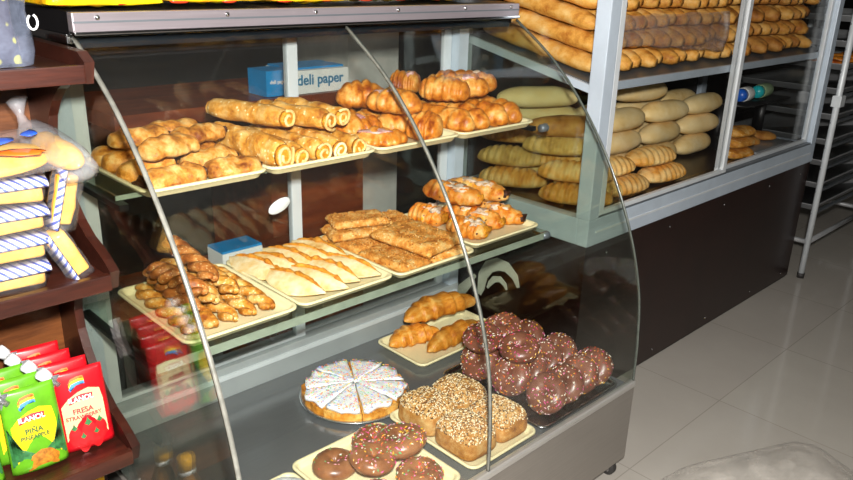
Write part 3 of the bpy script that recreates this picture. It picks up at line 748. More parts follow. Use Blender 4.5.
# ------------------------------------------------------------------ bread cabinet
BX0, BX1, BY, BYR = 2.27, 4.42, 1.474, 2.2
cab = thing('bread_cabinet', 'tall aluminium and glass bread cabinet on a dark brown base', 'cabinet', (BX0, BY, 0))
def Q(name, bm, mat, parent=None, smooth=False):
    o = obj(name, bm, mat, parent or cab, smooth=smooth)
    if parent is None: o.location = (-BX0, -BY, 0)
    return o
ZT = 2.05
b = Q('base_cabinet', box(BX0 + .006, BX1 - .006, BY + .006, BYR, .012, .694), 'dark_brown_panel')
Q('kick_strip', box(BX0 + .01, BX1 - .01, BY + .012, BY + .03, 0, .012), 'black_plastic', b)
for x in (2.42, 2.9, 3.4, 3.9, 4.3):
    for z in (.05, .64):
        Q('panel_screw', add_lathe(B(), [(.001, 0), (.006, 0), (.004, .003), (.001, .003)], 10, Matrix.Translation((x, BY + .006, z)) @ Matrix.Rotation(PI/2, 4, 'X')), 'chrome', b, True)
Q('bottom_frame', add_box(add_box(add_box(add_box(B(), BX0, BX1, BY, BY + .05, .694, .797, .004), BX0, BX0 + .05, BY + .05, BYR, .694, .797, .004), BX1 - .05, BX1, BY + .05, BYR, .694, .797, .004), BX0 + .05, BX1 - .05, BYR - .05, BYR, .694, .797, .004), 'aluminium')
Q('frame_groove', box(BX0 + .05, BX1 - .05, BY - .003, BY, .742, .75), 'aluminium_pale')
Q('deck_board', box(BX0 + .05, BX1 - .05, BY + .05, BYR - .05, .770, .796), 'dark_brown_panel')
for x in (BX0, BX1 - .06):
    for y, d in ((BY, .06), (BYR - .05, .05)):
        Q('corner_post', box(x, x + .06, y, y + d, .797, ZT, .004), 'aluminium')
Q('sliding_track', box(BX0 + .06, BX1 - .06, BY + .004, BY + .046, .797, .806), 'alu_dark')
Q('top_board', box(BX0, BX1, BY, BYR, ZT, ZT + .05), 'aluminium')
for k, (x0, x1, y) in enumerate(((BX0 + .062, 3.345, BY + .010), (3.315, BX1 - .062, BY + .034))):
    g = Q('sliding_door', box(x0 + .03, x1 - .03, y - .003, y + .003, .84, 2.0), 'cabinet_glass')
    f = B()
    for a, b2, c, e in ((x0, x0 + .03, .807, 2.04), (x1 - .03, x1, .807, 2.04), (x0 + .03, x1 - .03, .807, .824), (x0 + .03, x1 - .03, 2.0, 2.04)):
        add_box(f, a, b2, y - .009, y + .009, c, e, .002)
    Q('door_frame', f, 'aluminium_pale', g)
for x in (BX0 + .02, BX1 - .026):
    Q('end_glass', box(x, x + .006, BY + .06, BYR - .05, .797, ZT), 'cabinet_glass')
Q('back_board', box(BX0 + .06, BX1 - .06, BYR - .02, BYR - .008, .797, ZT), 'wall_dark')
TILT = math.radians(11.5); TT = math.tan(TILT); sy0, sy1 = BY + .052, BYR - .06
s = Q('bread_shelf', add_prism(B(), [(sy0, 1.264), (sy1, 1.264 + (sy1-sy0)*TT), (sy1, 1.284 + (sy1-sy0)*TT), (sy0, 1.284)], 0, BX0 + .028, BX1 - .03), 'alu_dark')
Q('shelf_front', box(BX0 + .062, BX1 - .062, BY + .047, BY + .062, 1.256, 1.287, .002), 'aluminium', s)
Q('shelf_side', add_prism(B(), [(BY + .062, 1.256), (sy1, 1.256 + (sy1-sy0)*TT), (sy1, 1.285 + (sy1-sy0)*TT), (BY + .062, 1.285)], 0, BX0 + .006, BX0 + .019), 'aluminium', s)
# pale cream swirl ribbons laid on the brown end panel
em = Q('pale_swirl', B(), 'swirl_cream')
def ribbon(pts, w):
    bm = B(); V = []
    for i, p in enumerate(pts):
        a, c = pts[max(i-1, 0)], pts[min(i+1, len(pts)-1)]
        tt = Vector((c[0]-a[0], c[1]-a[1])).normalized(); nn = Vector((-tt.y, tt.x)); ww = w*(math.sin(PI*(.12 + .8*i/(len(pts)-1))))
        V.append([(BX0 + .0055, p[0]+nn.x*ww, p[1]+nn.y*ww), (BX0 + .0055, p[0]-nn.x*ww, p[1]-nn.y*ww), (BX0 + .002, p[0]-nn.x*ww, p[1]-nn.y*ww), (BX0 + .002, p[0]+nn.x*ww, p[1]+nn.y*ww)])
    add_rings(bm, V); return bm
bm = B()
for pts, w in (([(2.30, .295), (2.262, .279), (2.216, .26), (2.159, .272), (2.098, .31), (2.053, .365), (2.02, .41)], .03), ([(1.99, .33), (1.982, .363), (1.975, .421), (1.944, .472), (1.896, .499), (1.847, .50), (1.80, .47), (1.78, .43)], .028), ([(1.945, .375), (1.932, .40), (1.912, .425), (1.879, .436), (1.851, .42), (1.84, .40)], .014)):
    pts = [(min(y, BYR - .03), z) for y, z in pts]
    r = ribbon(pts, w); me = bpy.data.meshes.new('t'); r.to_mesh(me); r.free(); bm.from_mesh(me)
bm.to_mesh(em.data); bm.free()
em['label'] = 'pale cream swirl'

# breads: upper shelf --------------------------------------------------------------------
G = 'baguettes piled on the upper bread shelf'
def slash(n, d): return lambda u, a: -d*(max(0, math.sin(n*PI*(u + .12*math.cos(a))))**8)*(1 if math.sin(a) > .2 else 0)
BAG = []
for m in range(6):
    o = obj('baguette', lift(loaf(.56, .081, .0655, 36, 18, 12, 2.6, .45, .07, 13, 400+m, slash(4, .14), tmin=.5)), 'baguette' if m < 4 else 'baguette_dark')
    BAG.append(o)
fresh = list(BAG)
def place(proto, name_label, loc, rot, cat, group):
    if proto in fresh: fresh.remove(proto); o = proto
    else:
        o = proto.copy(); C.objects.link(o)
    o.location = loc; o.rotation_euler = rot; return tag(o, name_label, cat, group)
rr = random.Random(3)
words = ['bottom', 'second', 'third', 'fourth', 'fifth', 'sixth']
for bay, (x0, n) in enumerate(((2.378, 11), (3.372, 11))):
    for layer in range(5):
        for i in range(n):
            x = x0 + i*.0895 + (.0 if layer % 2 == 0 else .004)
            m = rr.choice((0, 1, 2, 3)) if layer < 4 else rr.choice((4, 5, 2))
            if bay == 1 and rr.random() < .5: m = rr.choice((4, 5))
            place(BAG[m], f'golden baguette, {words[layer]} layer, {ordn(i)} along from the {"corner post" if bay == 0 else "middle door stile"} on the bread shelf',
                  (x, 1.572 + .28*math.cos(TILT) + (dy := rr.uniform(-.022, .03)), 1.291 + (.046 + .28*math.cos(TILT) + dy)*TT + layer*.0725), (TILT, rr.uniform(-.05, .05), rr.uniform(-.012, .012)), 'bread', G)
# clear bread bag film over the front of the fourth layer
bm = B(); n = 30; rows = []
for j in range(9):
    v = j/8; row = []
    for i in range(n+1):
        u = i/n; x = 2.42 + u*.84
        z = 1.515 - v*.10 - .07*u*v + .012*fbm((x, v, 0), 14, 5)
        row.append(bm.verts.new((x, 1.535 - .012*math.sin(PI*v) + .006*fbm((x, v, 3), 20, 2), z)))
    rows.append(row)
for a, b2 in zip(rows, rows[1:]):
    for i in range(n): bm.faces.new((a[i], a[i+1], b2[i+1], b2[i]))
# (solid thin film)
bmesh.ops.solidify(bm, geom=bm.faces[:], thickness=.0006)
tag(obj('plastic_sheet', bm, 'bread_film'), 'crinkled clear plastic sheet over the baguette ends behind the glass', 'plastic sheet')

# lower shelf: torpedo loaves, ridged loaves -----------------------------------------------
G = 'pale torpedo loaves on the lower bread shelf'
zb = .797
TP = [obj('torpedo_loaf', lift(loaf(.35, .122, .098, 34, 20, 2.9, 2.2, .42, .05, 9, 420+m)), 'torpedo') for m in range(3)]
fresh += TP
for layer in range(3):
    for col in range(3):
        for d in range(2):
            place(TP[(layer+col+d) % 3], f'pale torpedo loaf, {("bottom", "middle", "top")[layer]} layer, {("pile by the corner post", "centre pile", "pile by the middle stile")[col]}, {("front", "back")[d]} one',
                  (2.90 + col*.365 + layer*.02, 1.80 + d*.14, zb + layer*.1), (0, R(2 - 2*((layer+d) % 3)), R(86 + 4*((layer+col) % 3))), 'bread', G)
place(TP[0], 'pale torpedo loaf lying alone on top of the torpedo pile', (3.13, 1.84, zb + .304), (0, R(3), R(80)), 'bread', G)
G = 'ridged loaves on the lower bread shelf'
def concha(n, dp=.13): return lambda u, a: (dp*abs(math.sin(n*PI*(u*.5 + .06*math.cos(a)))) - .07)*(1 if math.sin(a) > -.2 else 0)
RG = [obj('ridged_loaf', lift(loaf(.30, .14, .076, 70, 20, 2.5, 2.1, .34, .02, 10, 430+m, concha(9))), 'ridged') for m in range(2)]
RD = [obj('ridged_loaf', lift(loaf(.29, .115, .08, 80, 20, 2.6, 2.1, .34, .02, 10, 440+m, concha(10, .2))), 'ridged_dull' if m else 'ridged') for m in range(2)]
fresh += RG + RD
for i, (x, y, z, yaw, wh) in enumerate(((2.69, 1.605, 0, 86, 'at the glass, close to the corner post'), (3.01, 1.61, 0, 86, 'at the glass, nearer the middle stile'), (2.92, 1.625, .084, 84, 'on top of two others behind the glass'), (2.60, 1.63, .084, 84, 'on top, half hidden by the corner post'))):
    place(RG[i % 2], f'golden ridged loaf {wh}', (x, y, zb + z), (0, 0, R(yaw)), 'bread', G)
G = 'ridged loaves by the cabinet end glass'
for i, (x, y, z, yaw, wh) in enumerate(((2.41, 1.64, 0, 30, 'bottom layer at the front corner'), (2.55, 1.68, 0, 30, 'bottom layer, second from the end glass'), (2.41, 1.96, 0, 30, 'bottom layer at the back'), (2.55, 2.00, 0, 30, 'bottom layer, back of the inner column'),
        (2.42, 1.66, .085, 32, 'second layer at the front'), (2.42, 1.98, .085, 34, 'second layer at the back'), (2.56, 1.78, .085, 33, 'second layer, behind the first'), (2.44, 1.76, .17, 36, 'third layer, topmost in front'), (2.47, 2.02, .17, 36, 'third layer at the back'))):
    place(RD[i % 2], f'dull gold ridged loaf by the end glass, {wh}', (x, y, zb + z), (0, 0, R(yaw)), 'bread', G)
G = 'long loaves stacked high at the cabinet end'
LB = [obj('long_loaf', lift(loaf(.34, .105, .085, 28, 18, 3, 2.2, .42, .05, 12, 450+m)), 'baguette_dark' if m else 'torpedo') for m in range(2)]
fresh += LB
for i, (x, y, z, yaw, m, wh) in enumerate(((2.44, 1.72, .25, 50, 1, 'brown, lying across the ridged loaves'), (2.56, 1.95, .25, 40, 0, 'pale, at the back'), (2.46, 1.90, .337, 55, 0, 'pale, topmost at the back'))):
    place(LB[m], f'long loaf on the end pile, {wh}', (x, y, zb + z), (0, 0, R(yaw)), 'bread', G)
G = 'square pastries in the far bay'
SQ = obj('square_pastry', lift(loaf(.17, .12, .05, 22, 16, 6, 3, .4, .05, 18, 460)), 'puff_roll'); fresh.append(SQ)
for i in range(3):
    place(SQ, f'flaky square pastry beyond the middle stile, {("bottom", "middle", "top")[i]} of its stack', (3.72 - .01*i, 1.60, zb + .055*i), (0, 0, R(84)), 'pastry', G)
# a low tray with a brown loaf, water bottles lying on the far side
tag(obj('baking_sheet', box(3.86, 4.3, 1.56, 1.86, zb, zb + .012, .004), 'sheet_pan'), 'dark baking sheet in the far bay of the bread cabinet', 'tray')
for i, x in enumerate((3.97, 4.17)):
    tag(obj('brown_loaf', lift(loaf(.20, .11, .05, 24, 16, 3, 2.2, .4, .05, 18, 470+i)), 'baguette_dark', None, (x, 1.70, zb + .0125), (0, 0, R(30))), f'flat brown loaf on the baking sheet, {("closer to the stacked pastries", "closer to the end post")[i]}', 'bread', 'brown loaves on the baking sheet')
rk = tag(obj('wire_riser', add_box(add_box(add_box(B(), 3.80, 4.33, 1.62, 1.80, 1.03, 1.04), 3.80, 3.812, 1.74, 1.80, zb, 1.03), 4.318, 4.33, 1.74, 1.80, zb, 1.03), 'black_plastic'), 'low metal riser at the back of the far bay', 'shelf')
for i, (x, cap, body, L) in enumerate(((3.90, 'water_blue', 'paper_white', .13), (4.10, 'water_teal', 'water_green', .18))):
    t = thing('drink_bottle', f'{("white bottle with a blue cap", "green bottle with a bright teal cap")[i]} lying on the metal riser', 'bottle', (x, 1.70, 1.078), (0, PI/2, R(4)), 'bottles lying in the bread cabinet')
    obj('bottle_body', add_lathe(B(), [(.001, 0), (.034, 0), (.037, .01), (.037, L*.6), (.03, L*.75), (.016, L*.88), (.016, L*.9), (.001, L*.9)], 18), body, t)
    obj('cap', add_lathe(B(), [(.001, -.04), (.03, -.04), (.033, -.02), (.033, .0), (.001, .0)], 18), cap, t)

# ------------------------------------------------------------------ bakery rack beyond the cabinet
RX0, RX1, RY0, RY1 = 4.46, 5.45, 1.42, 2.0
rack = thing('bakery_rack', 'tubular chrome bakery rack of sheet pans beyond the bread cabinet', 'rack', (RX0, RY0, 0))
def K(name, bm, mat, parent=None, smooth=False):
    o = obj(name, bm, mat, parent or rack, smooth=smooth)
    if parent is None: o.location = (-RX0, -RY0, 0)
    return o
for x in (RX0 + .0, RX1):
    for y in (RY0, RY1):
        p = K('upright', add_tube(B(), [(x, y, .02), (x, y, 2.0)], .017, 12), 'aluminium_pale', None, True)
        K('rubber_foot', add_lathe(B(), [(.001, 0), (.02, 0), (.021, .03), (.001, .03)], 14, Matrix.Translation((x, y, 0))), 'rubber', p, True)
K('clamp', box(RX0 - .022, RX0 + .045, RY0 - .024, RY0 + .024, 1.0, 1.06, .004), 'aluminium_pale')
for y in (RY0, RY1):
    K('bottom_bar', add_tube(B(), [(RX0, y, .22), (RX1, y, .22)], .014, 10), 'sheet_pan', None, True)
for x in (RX0, RX1):
    K('side_bar', add_tube(B(), [(x, RY0, .22), (x, RY1, .22)], .014, 10), 'sheet_pan', None, True)
zs = [.40, .53, .66, .78, .92, 1.06, 1.19, 1.31, 1.44, 1.56, 1.68]
for z in zs:
    for ya, yb in ((RY0 - .006, RY0 + .012), (RY1 - .012, RY1 + .006)): K('pan_runner', box(RX0 - .015, RX1 + .015, ya, yb, z - .012, z - .002), 'alu_dark')
for i, z in enumerate(zs):
    bm = B(); w, d = RX1 - RX0 - .06, RY1 - RY0 - .02; Rg = []
    for ins, zz in ((.012, 0), (0, .028), (-.008, .03), (-.008, .033), (.004, .033), (.016, .006)):
        Rg.append([(x, y, zz) for x, y in rrect(w - 2*ins, d - 2*ins, .02, 4)])
    add_rings(bm, Rg)
    tag(obj('sheet_pan', bm, 'sheet_pan', None, ((RX0+RX1)/2, (RY0+RY1)/2, z)), f'metal sheet pan on the bakery rack, {ordn(i)} from the floor', 'tray', 'sheet pans on the bakery rack')
for i in range(4):
    tag(obj('baked_strip', lift(loaf(.22, .1, .035, 20, 14, 3, 2.2, .4, .06, 20, 480+i)), 'shiny_roll', None, (4.62 + i*.21, 1.6, 1.197), (0, 0, R(20))), f'orange-brown baked strip on a rack pan, {ordn(i)} from the cabinet', 'pastry', 'baked strips on the bakery rack')

# ------------------------------------------------------------------ behind the case: counter, deli paper
t = thing('back_counter', 'reddish brown wooden counter behind the display case', 'counter', (.9, 2.3, 0))
obj('carcass', box(.55, .98, 0, .45, .0, 1.159), 'counter_wood', t, smooth=False)
obj('leg', box(.04, .09, .38, .43, 0, 1.159), 'black_plastic', t, smooth=False)
obj('worktop', box(.0, 1.0, -.02, .47, 1.16, 1.21, .003), 'counter_wood', t, smooth=False)
def text(s, size, mat, parent, loc, rot, ext=.0006, name='lettering'):
    cu = bpy.data.curves.new('lettering', 'FONT'); cu.body = s; cu.size = size; cu.extrude = ext; cu.offset = size*.022; cu.align_x = 'CENTER'; cu.align_y = 'CENTER'
    tmp = bpy.data.objects.new('tmp', cu); C.objects.link(tmp)
    bpy.context.view_layer.update()
    me = bpy.data.meshes.new_from_object(tmp.evaluated_get(bpy.context.evaluated_depsgraph_get()))
    bpy.data.objects.remove(tmp)
    me.materials.clear()
    return obj(name, me, mat, parent, loc, rot, smooth=False)
t = thing('paper_box', 'white box lettered deli paper on the brown counter behind the case', 'box', (1.575, 2.30, 1.211))
obj('carton', box(0, .235, 0, .2, 0, .083, .002), 'paper_white', t, smooth=False)
obj('blue_flap', box(.002, .233, .03, .19, .083, .09), 'box_blue', t, smooth=False)
text('deli paper', .052, 'ink_blue', t, (.105, -.0012, .048), (PI/2, 0, 0))
t = thing('paper_box', 'blue carton beside the white deli paper box on the counter', 'box', (1.455, 2.31, 1.211))
obj('carton', box(0, .10, 0, .12, 0, .09, .002), 'box_blue', t, smooth=False)
text('deli paper', .018, 'paper_white', t, (.05, -.0012, .05), (PI/2, 0, 0))
t = thing('low_bench', 'low dark wooden bench between the case and the counter', 'bench', (.85, 2.06, 0))
obj('bench_top', box(0, .7, 0, .22, .68, .70), 'counter_wood', t, smooth=False)
for x in (.02, .66): obj('leg', box(x, x + .03, .02, .2, 0, .68), 'counter_wood', t, smooth=False)
t = thing('paper_box', 'white and blue paper box lying on the low wooden bench', 'box', (1.13, 2.1, .701))
obj('carton', box(0, .15, 0, .10, 0, .06, .002), 'paper_white', t, smooth=False)
obj('lid', box(.001, .149, .002, .099, .0605, .068, .002), 'box_blue', t, smooth=False)
text('deli paper', .024, 'ink_blue', t, (.075, -.0012, .03), (PI/2, 0, 0))

# ------------------------------------------------------------------ wooden rack
WX0, WX1, WYF, WYB = -.25, .583, 1.53, 1.93
wr = thing('wooden_rack', 'dark stained wooden display rack with scalloped side beside the case', 'rack', (WX0, WYF, 0))
def W(name, bm, mat, parent=None, smooth=False):
    o = obj(name, bm, mat, parent or wr, smooth=smooth)
    if parent is None: o.location = (-WX0, -WYF, 0)
    return o
SZ = [.14, .574, 1.018, 1.458]                                         # shelf top heights
def scallop():
    pts = []
    for k, z in enumerate(SZ):
        pts += [(1.556, z - .032), (1.540, z + .012), (1.572, z + .030)] + ([(1.605, z + .044)] if k < 3 else [])
        if k < 3:
            n = SZ[k+1] - .034
            for v, y in ((.0, 1.655), (.08, 1.70), (.2, 1.745), (.33, 1.78), (.46, 1.80), (.6, 1.805), (.72, 1.79), (.83, 1.755), (.92, 1.71), (.985, 1.655)):
                pts.append((y, z + .06 + (n - z - .06)*v))
    return pts
sp = scallop()
pts = [(WYB, 0), (1.6, 0)] + sp + [(WYB, SZ[3] + .032)]
for x in (WX0, WX1 - .02):
    bm = B(); add_prism(bm, pts, 0, x, x + .02)
    W('side_panel', bm, 'rack_wood_up')
for z in SZ:
    s = W('shelf', box(WX0 + .021, WX1 - .021, 1.555, WYB - .012, z - .02, z, .001), 'rack_wood')
    W('shelf_lip', box(WX0 + .021, WX1 - .021, 1.535, 1.5545, z - .028, z + .008, .003), 'rack_wood', s)
W('back_panel', box(WX0 + .02, WX1 - .02, WYB - .011, WYB, .05, SZ[3] + .03), 'back_board')
# gift bag in clear film on the top shelf
t = thing('gift_bag', 'dark dotted gift bag wrapped in clear film on the top rack shelf', 'gift bag', (.388, 1.70, SZ[3] + .001))
bm = B(); Rg = []
for k in range(9):
    v = k/8; Rg.append([(x*(1 - .06*v) + .006*fbm((x, y, v), 20, 1), y*(1 - .35*v), .004 + v*.30) for x, y in rrect(.185, .13, .012, 3)])
add_rings(bm, Rg); obj('paper_bag', bm, 'dotted_paper', t)
bm = B(); Rg = []
for k in range(15):
    v = k/14; Rg.append([(x*(1 - .05*v) + .02*fbm((x*1.5, y*2, v*.4), 16, 4), y*(1 - .2*v) + .014*fbm((x, y, v*.4), 18, 9), .001 + v*.36 + .004*fbm((x, y, v), 30, 2)*v) for x, y in rrect(.225, .17, .03, 8)])
add_rings(bm, Rg, True, False); obj('film_wrap', bm, 'gift_film', t)
bm = B(); add_tube(bm, [(.120 + .009*math.sin(a), -.07, .082 + .014*math.cos(a)) for a in [2*PI*k/16 + .3 for k in range(15)]], .0022, 8)
obj('ribbon_curl', bm, 'white_plastic', t)
# striped rusk bags on the middle shelf
G = 'striped bags of rusk cake on the middle rack shelf'
zs = SZ[2] + .001
def rusk_bag(loc, rot, L, H, seed, label, D=.13, cf=.68, bs=.58):
    """front face towards -Y, long axis X"""
    t = thing('rusk_bag', label, 'bread bag', loc, rot, G)
    bm = box(-L/2, L/2, -D/2, D/2, 0, H*cf, .010, 3)
    bmesh.ops.subdivide_edges(bm, edges=bm.edges[:], cuts=2, use_grid_fill=True)
    for v in bm.verts: v.co += Vector((0, .004, .004))*fbm(v.co, 25, seed)
    obj('rusk_cake', lift(bm), 'rusk', t, (0, 0, .002))
    bm = B(); add_rings(bm, [[(x, -D/2 - .010, H*bs), (x, -D/2 - .013, H*(bs + .1)), (x, -D/2 - .008, H*.82), (x, -D/2 + .03, H*.99), (x, -D/2 + .03, H*.975), (x, -D/2 - .006, H*.80), (x, -D/2 - .011, H*(bs + .1))] for x in [-L/2 - .01 + (L + .02)*k/10 for k in range(11)]])
    obj('striped_band', bm, 'striped_label', t)
    bm = B(); Rg = []
    for k in range(13):
        u = -1 + 2*k/12; sq = 1 if abs(u) < .8 else .25 + .75*(1-abs(u))/.2
        Rg.append([(u*(L/2 + .018), y*sq + .003*fbm((u, y*30, z*30), 2, seed), z + .003*fbm((u, y*30, z*30), 3, seed+3)) for y, z in [(-D/2 - .014, .001), (-D/2 - .016, H*.4), (-D/2 - .013, H*.80), (-D/2 + .025, H*1.0), (0, H*1.02), (D/2, H*.9), (D/2 + .008, H*.4), (D/2 + .005, .001)]])
    for r in Rg:
        for q, (x, y, z) in enumerate(r): r[q] = (x, y, max(.0006, z))
    add_rings(bm, Rg); obj('clear_wrapper', bm, 'film', t)
    return t
for i in range(4):
    w = ('bottom', 'second', 'third', 'topmost')[i]
    rusk_bag((.338 + .008*i, 1.650 + .004*i, zs + .0585*i), (0, 0, R(-2 - i)), .225, .056, 500+i, f'striped bag of yellow rusk cake lying flat, {w} of the pile')
for i in range(3):
    rusk_bag((.05 + .006*i, 1.655, zs + .0585*i), (0, 0, R(3)), .22, .056, 510+i, f'striped rusk bag in the pile by the rack far side, {("bottom", "middle", "topmost")[i]}')
# upright bags at the end of the shelf
for i, (x, y, z, ry, wh) in enumerate(((.518, 1.60, zs + .066, -114, 'standing on end on the shelf beside the flat pile'), (.530, 1.60, zs + .168, -74, 'standing on end above another, beside the glass case'))):
    rusk_bag((x, y, z), (0, R(ry), 0), .105, .05, 520+i, f'striped rusk bag {wh}', .05, .82, .66)
# printed bag lying over the pile and tied bag behind
t = thing('printed_bag', 'clear bag of rolls printed orange and blue, lying over the rusk pile', 'bread bag', (.392, 1.635, zs + .240), (R(14), R(-3), R(-6)), None)
bm = pillow(.28, .17, .05, 531); obj('clear_wrapper', bm, 'film', t)
for q, (mat, x, y, w) in enumerate((('print_orange', -.05, -.02, .11), ('print_orange', .05, -.045, .10), ('print_blue', .0, .012, .12), ('print_blue', .085, .03, .03))):
    obj('printed_mark', blob(w, .03, .005, 540+q, .5, 50, 2), mat, t, (x, y, .056), (0, 0, R((-8, -14, 8, 60)[q])))
obj('roll', lift(loaf(.22, .12, .036, 22, 14, 3, 2.2, .4, .04, 18, 541)), 'rusk', t, (0, 0, .006), (0, 0, PI/2))
t = thing('tied_bag', 'knotted clear bag holding a golden roll, lying on top of the upright rusk bags', 'bread bag', (.518, 1.645, zs + .232), (R(4), 0, R(4)))
bm = B(); add_tube(bm, [(0, -.135, .012), (0, -.125, .02), (0, -.09, .032), (0, 0, .036), (0, .07, .038), (-.002, .105, .046), (-.004, .128, .062), (-.005, .138, .078), (-.006, .146, .094), (-.007, .152, .108)], [.012, .03, .036, .038, .037, .030, .014, .009, .016, .022], 20)
for v in bm.verts: v.co += Vector((.010*fbm(v.co, 24, 2), 0, .010*fbm(v.co, 26, 5)))
obj('clear_wrapper', bm, 'bag_film', t)
obj('roll', lift(loaf(.185, .062, .056, 22, 14, 4, 2.2, .4, .06, 18, 550)), 'rusk', t, (0, -.012, .008))

# stand-up fruit pouches on the lower shelf
G = 'fruit pulp pouches on the lower rack shelf'
def pouch_th(v, u, t): return t*max(0, math.cos(u*PI/2))**.55*(1 - v)**.62*(.35 + .65*min(1, v*9 + .45))
def pouch_w(v, w): return w*(1 - .06*v)
def pouch(w, h, t, n=14, m=18):
    bm = B(); F = []
    for s in (-1, 1):
        F.append([[bm.verts.new((u*pouch_w(v, w)/2, s*(pouch_th(v, u, t) + .0006), v*h)) for u in [-1 + 2*i/n for i in range(n+1)]] for v in [j/m for j in range(m+1)]])
    for s in (0, 1):
        for j in range(m):
            for i in range(n): bm.faces.new((F[s][j][i], F[s][j][i+1], F[s][j+1][i+1], F[s][j+1][i]))
    for j in range(m):
        for i in (0, n): bm.faces.new((F[0][j][i], F[0][j+1][i], F[1][j+1][i], F[1][j][i]))
    for i in range(n):
        for j in (0, m): bm.faces.new((F[0][j][i], F[0][j][i+1], F[1][j][i+1], F[1][j][i]))
    return bm
def patch(w, h, t, poly, off, n=12):
    """polygon in pouch (u, v) space laid on the bulging front face"""
    bm = B(); us = [p[0] for p in poly]; vs = [p[1] for p in poly]
    outer = []
    cu, cv = sum(us)/len(us), sum(vs)/len(vs); rings = []
    for k in range(6):
        f = k/5; ring = []
        for u, v in poly:
            uu, vv = cu + (u-cu)*max(f, .02), cv + (v-cv)*max(f, .02)
            ring.append((uu*pouch_w(vv, w)/2, -(pouch_th(max(0, min(1, vv)), uu, t) + .0006 + off), vv*h))
        rings.append(ring)
    add_rings(bm, rings, True, False)
    return bm
def conform(o, w, h, t, uc, vc, off):
    for v in o.data.vertices:
        x, y, z = v.co; X, Z = x + uc*w/2, y + vc*h
        vv = Z/h; uu = X/(pouch_w(vv, w)/2)
        v.co = (X, -(pouch_th(vv, max(-1, min(1, uu)), t) + .0006 + off + (z + .0005)), Z)
def fruit_pouch(loc, rot, kind, label, detail=True):
    w, h, t = .118, .192, .024
    th = thing('fruit_pouch', label, 'pouch', loc, rot, G)
    red = kind == 'strawberry'
    body = obj('pouch_body', pouch(w, h, t), 'pack_red' if red else 'pack_green', th)
    lab = obj('label_panel', patch(w, h, t, [(-.78, .14), (.78, .14), (.80, .55), (.74, .70), (.3, .745), (-.1, .72), (-.5, .66), (-.8, .57)], .0006), 'pack_cream' if red else 'pack_yellow', th)
    for k, mat in enumerate(('rain_red', 'rain_yellow', 'rain_blue')):
        a = .835 - .032*k
        obj('rainbow', patch(w, h, t, [(-.42, a), (-.3, a + .055), (.0, a + .075), (.2, a + .07), (.22, a + .035), (.0, a + .04), (-.26, a + .022), (-.36, a - .03)], .0008 + .0003*k), mat, th)
    if detail:
        obj('logo_plate', patch(w, h, t, [(-.52, .585), (.40, .605), (.44, .675), (.0, .69), (-.48, .655)], .0012), 'ink_red', lab)
        for s, size, mat, vc in (('ILANOL', .0155, 'paper_white', .635), ('PULPA DE FRUTA', .006, 'ink_red' if red else 'ink_green', .545), ('FRESA' if red else 'PIÑA', .0165, 'ink_red' if red else 'ink_green', .49), ('STRAWBERRY' if red else 'PINEAPPLE', .0125, 'ink_red' if red else 'ink_green', .415), ('x unid.', .006, 'ink_red' if red else 'ink_green', .325)):
            if s in ('PULPA DE FRUTA', 'x unid.'): continue
            o = text(s, size, mat, lab, (0, 0, 0), (0, 0, 0), .0003)
            conform(o, w, h, t, -.04, vc, .0018)
        if red:
            for q, (u, v, r) in enumerate(((.05, .2, .30), (.5, .22, .24), (-.48, .19, .24), (.3, .1, .22), (-.2, .08, .22))):
                obj('strawberry_print', patch(w, h, t, [(u + r*math.cos(a)*1.0, v + r*.42*math.sin(a)*(1.1 if math.sin(a) > 0 else 1.3)) for a in [2*PI*k/14 for k in range(14)]], .0012 + .0002*q), 'berry_red', th)
                obj('leaf_print', patch(w, h, t, [(u - r*.5, v + r*.42), (u, v + r*.3), (u + r*.5, v + r*.42), (u + r*.2, v + r*.52), (u, v + r*.66), (u - r*.2, v + r*.52)], .0024), 'leaf_green', th)
        else:
            for e in (-1, 1): obj('leaf_print', patch(w, h, t, [(e*.95, .58), (e*.84, .38), (e*.62, .31), (e*.35, .255), (e*.02, .19), (e*.02, .1), (e*.95, .1)], .0011), 'leaf_green', th)
            obj('pineapple_print', patch(w, h, t, [(-.5, .02), (.6, .02), (.66, .14), (.4, .23), (.05, .25), (-.3, .2)], .0016), 'pine_brown', th)
    # slanted spout at the upper corner
    sp_ = add_tube(B(), [(-.040, -.002, .164), (-.062, -.003, .190)], .0075, 12)
    obj('spout', sp_, 'pack_silver', th)
    cp = B(); add_tube(cp, [(-.0585, -.003, .186), (-.066, -.003, .195), (-.074, -.003, .204), (-.0755, -.003, .206)], [.0135, .0145, .0145, .011], 14)
    obj('cap', cp, 'white_plastic', th)
    obj('silver_corner', patch(w, h, t, [(-.98, .80), (-.62, .985), (-.98, .985)], .001), 'pack_silver', th)
    return th
zl = SZ[1] + .0055
for i, (x, y) in enumerate(((.498, 1.628), (.485, 1.686), (.468, 1.744), (.462, 1.802))):
    fruit_pouch((x, y, zl), (R(-10), 0, R(-6)), 'strawberry', f'red strawberry pouch with white cap, {("front of", "second in", "third in", "last in")[i]} its row', i < 1)
for i, (x, y) in enumerate(((.388, 1.618), (.375, 1.676), (.362, 1.734), (.318, 1.792))):
    fruit_pouch((x, y, zl), (R(-10), 0, R(-4)), 'pineapple', f'green pineapple pouch with white cap, {("front of the row beside the strawberry pouches", "second in its row", "third in its row", "last in its row")[i]}', i < 1)
for i, (x, y) in enumerate(((.255, 1.618), (.243, 1.676))):
    fruit_pouch((x, y, zl), (R(-10), 0, R(2)), 'pineapple', f'green pineapple pouch in the outer row, {("front", "behind the front")[i]} one', i < 1)
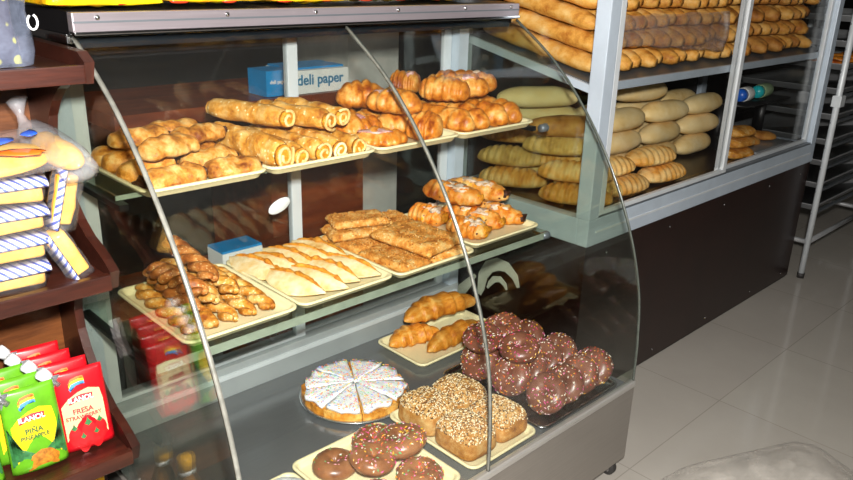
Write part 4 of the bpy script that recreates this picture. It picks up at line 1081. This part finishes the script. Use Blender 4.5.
# bottles on the bottom shelf (seen mirrored in the end glass)
for i, (x, y) in enumerate(((.50, 1.62), (.525, 1.70))):
    t = thing('juice_bottle', f'small clear bottle with yellow cap on the lowest rack shelf, {("front", "back")[i]} one', 'bottle', (x, y, SZ[0] + .0006), (0, 0, 0), 'bottles on the lowest rack shelf')
    obj('bottle_body', add_lathe(B(), [(.001, 0), (.032, 0), (.034, .01), (.034, .17), (.03, .21), (.014, .255), (.014, .262), (.001, .262)], 20), 'juice', t)
    obj('cap', add_lathe(B(), [(.001, .264), (.019, .264), (.019, .30), (.016, .304), (.001, .304)], 18), 'cap_yellow', t)
    obj('neck_ring', add_lathe(B(), [(.001, .25), (.018, .25), (.018, .2635), (.001, .2635)], 18), 'cap_white', t)

# clear plastic bag standing on the floor in front of the case
bm = B(); Rg = []
for k in range(13):
    v = k/12; q = max(.02, (1 - v**3)**.6); Rg.append([(x*q + .03*q*fbm((x, y, v*.3), 5, 3), y*q + .03*q*fbm((x, y, v*.3), 5, 8),   .002 + v*.31 + .03*v*q*fbm((x, y, 0), 5, 5)) for x, y in rrect(.74, .46, .14, 8)])
add_rings(bm, Rg, True, True)
tag(obj('plastic_bag', bm, 'sleeve_film', None, (2.10, .60, 0), (0, 0, R(-24))), 'large cloudy clear plastic bag standing on the tiled floor', 'plastic bag')

# ------------------------------------------------------------------ camera and light
cam = bpy.data.cameras.new('camera'); co = bpy.data.objects.new('camera', cam); C.objects.link(co)
cam.sensor_fit = 'HORIZONTAL'; cam.sensor_width = 36; cam.lens = 759.68/853*36; cam.clip_start = .02
p, r, yw = .3496, -.0297, .774
fwd = Vector((math.sin(yw)*math.cos(p), math.cos(yw)*math.cos(p), -math.sin(p)))
rt = Vector((math.cos(yw), -math.sin(yw), 0)); dn = fwd.cross(rt)
rt2 = rt*math.cos(r) + dn*math.sin(r); dn2 = dn*math.cos(r) - rt*math.sin(r)
co.matrix_world = Matrix(((rt2.x, -dn2.x, -fwd.x, 0), (rt2.y, -dn2.y, -fwd.y, 0), (rt2.z, -dn2.z, -fwd.z, 1.67), (0, 0, 0, 1)))
S.camera = co
def area(name, loc, target, size, power, color=(1, 1, 1)):
    l = bpy.data.lights.new(name, 'AREA'); l.energy = power; l.size = size; l.color = color
    o = bpy.data.objects.new(name, l); C.objects.link(o); o.location = loc
    o.rotation_euler = (Vector(target) - Vector(loc)).to_track_quat('-Z', 'Y').to_euler(); return o
area('camera_flash', (.04, -.02, 1.83), (1.6, 1.65, .9), .09, 138, (1, .965, .92))
area('ceiling_fill', (-.6, -2.4, 2.95), (-.6, -2.4, 0), 1.2, 14, (1, .97, .92))  # added fill under the ceiling for weak ambient light, no fixture
area('ceiling_fill', (.4, -3.2, 2.95), (.4, -3.2, 0), 1.2, 26, (1, .97, .92))  # second added fill, placed clear of the curved glass reflections
area('ceiling_fill', (1.6, 2.9, 2.95), (1.6, 2.9, 0), .6, 3, (1, .97, .92))  # small added fill behind the case
wd = bpy.data.worlds.new('world'); S.world = wd; wd.use_nodes = True
wd.node_tree.nodes['Background'].inputs[0].default_value = (.5, .5, .52, 1); wd.node_tree.nodes['Background'].inputs[1].default_value = .05
S.cycles.transparent_max_bounces = 40
S.view_settings.view_transform = 'Standard'; S.view_settings.look = 'None'; S.view_settings.exposure = 0; S.view_settings.gamma = 1
S.view_settings.use_curve_mapping = False
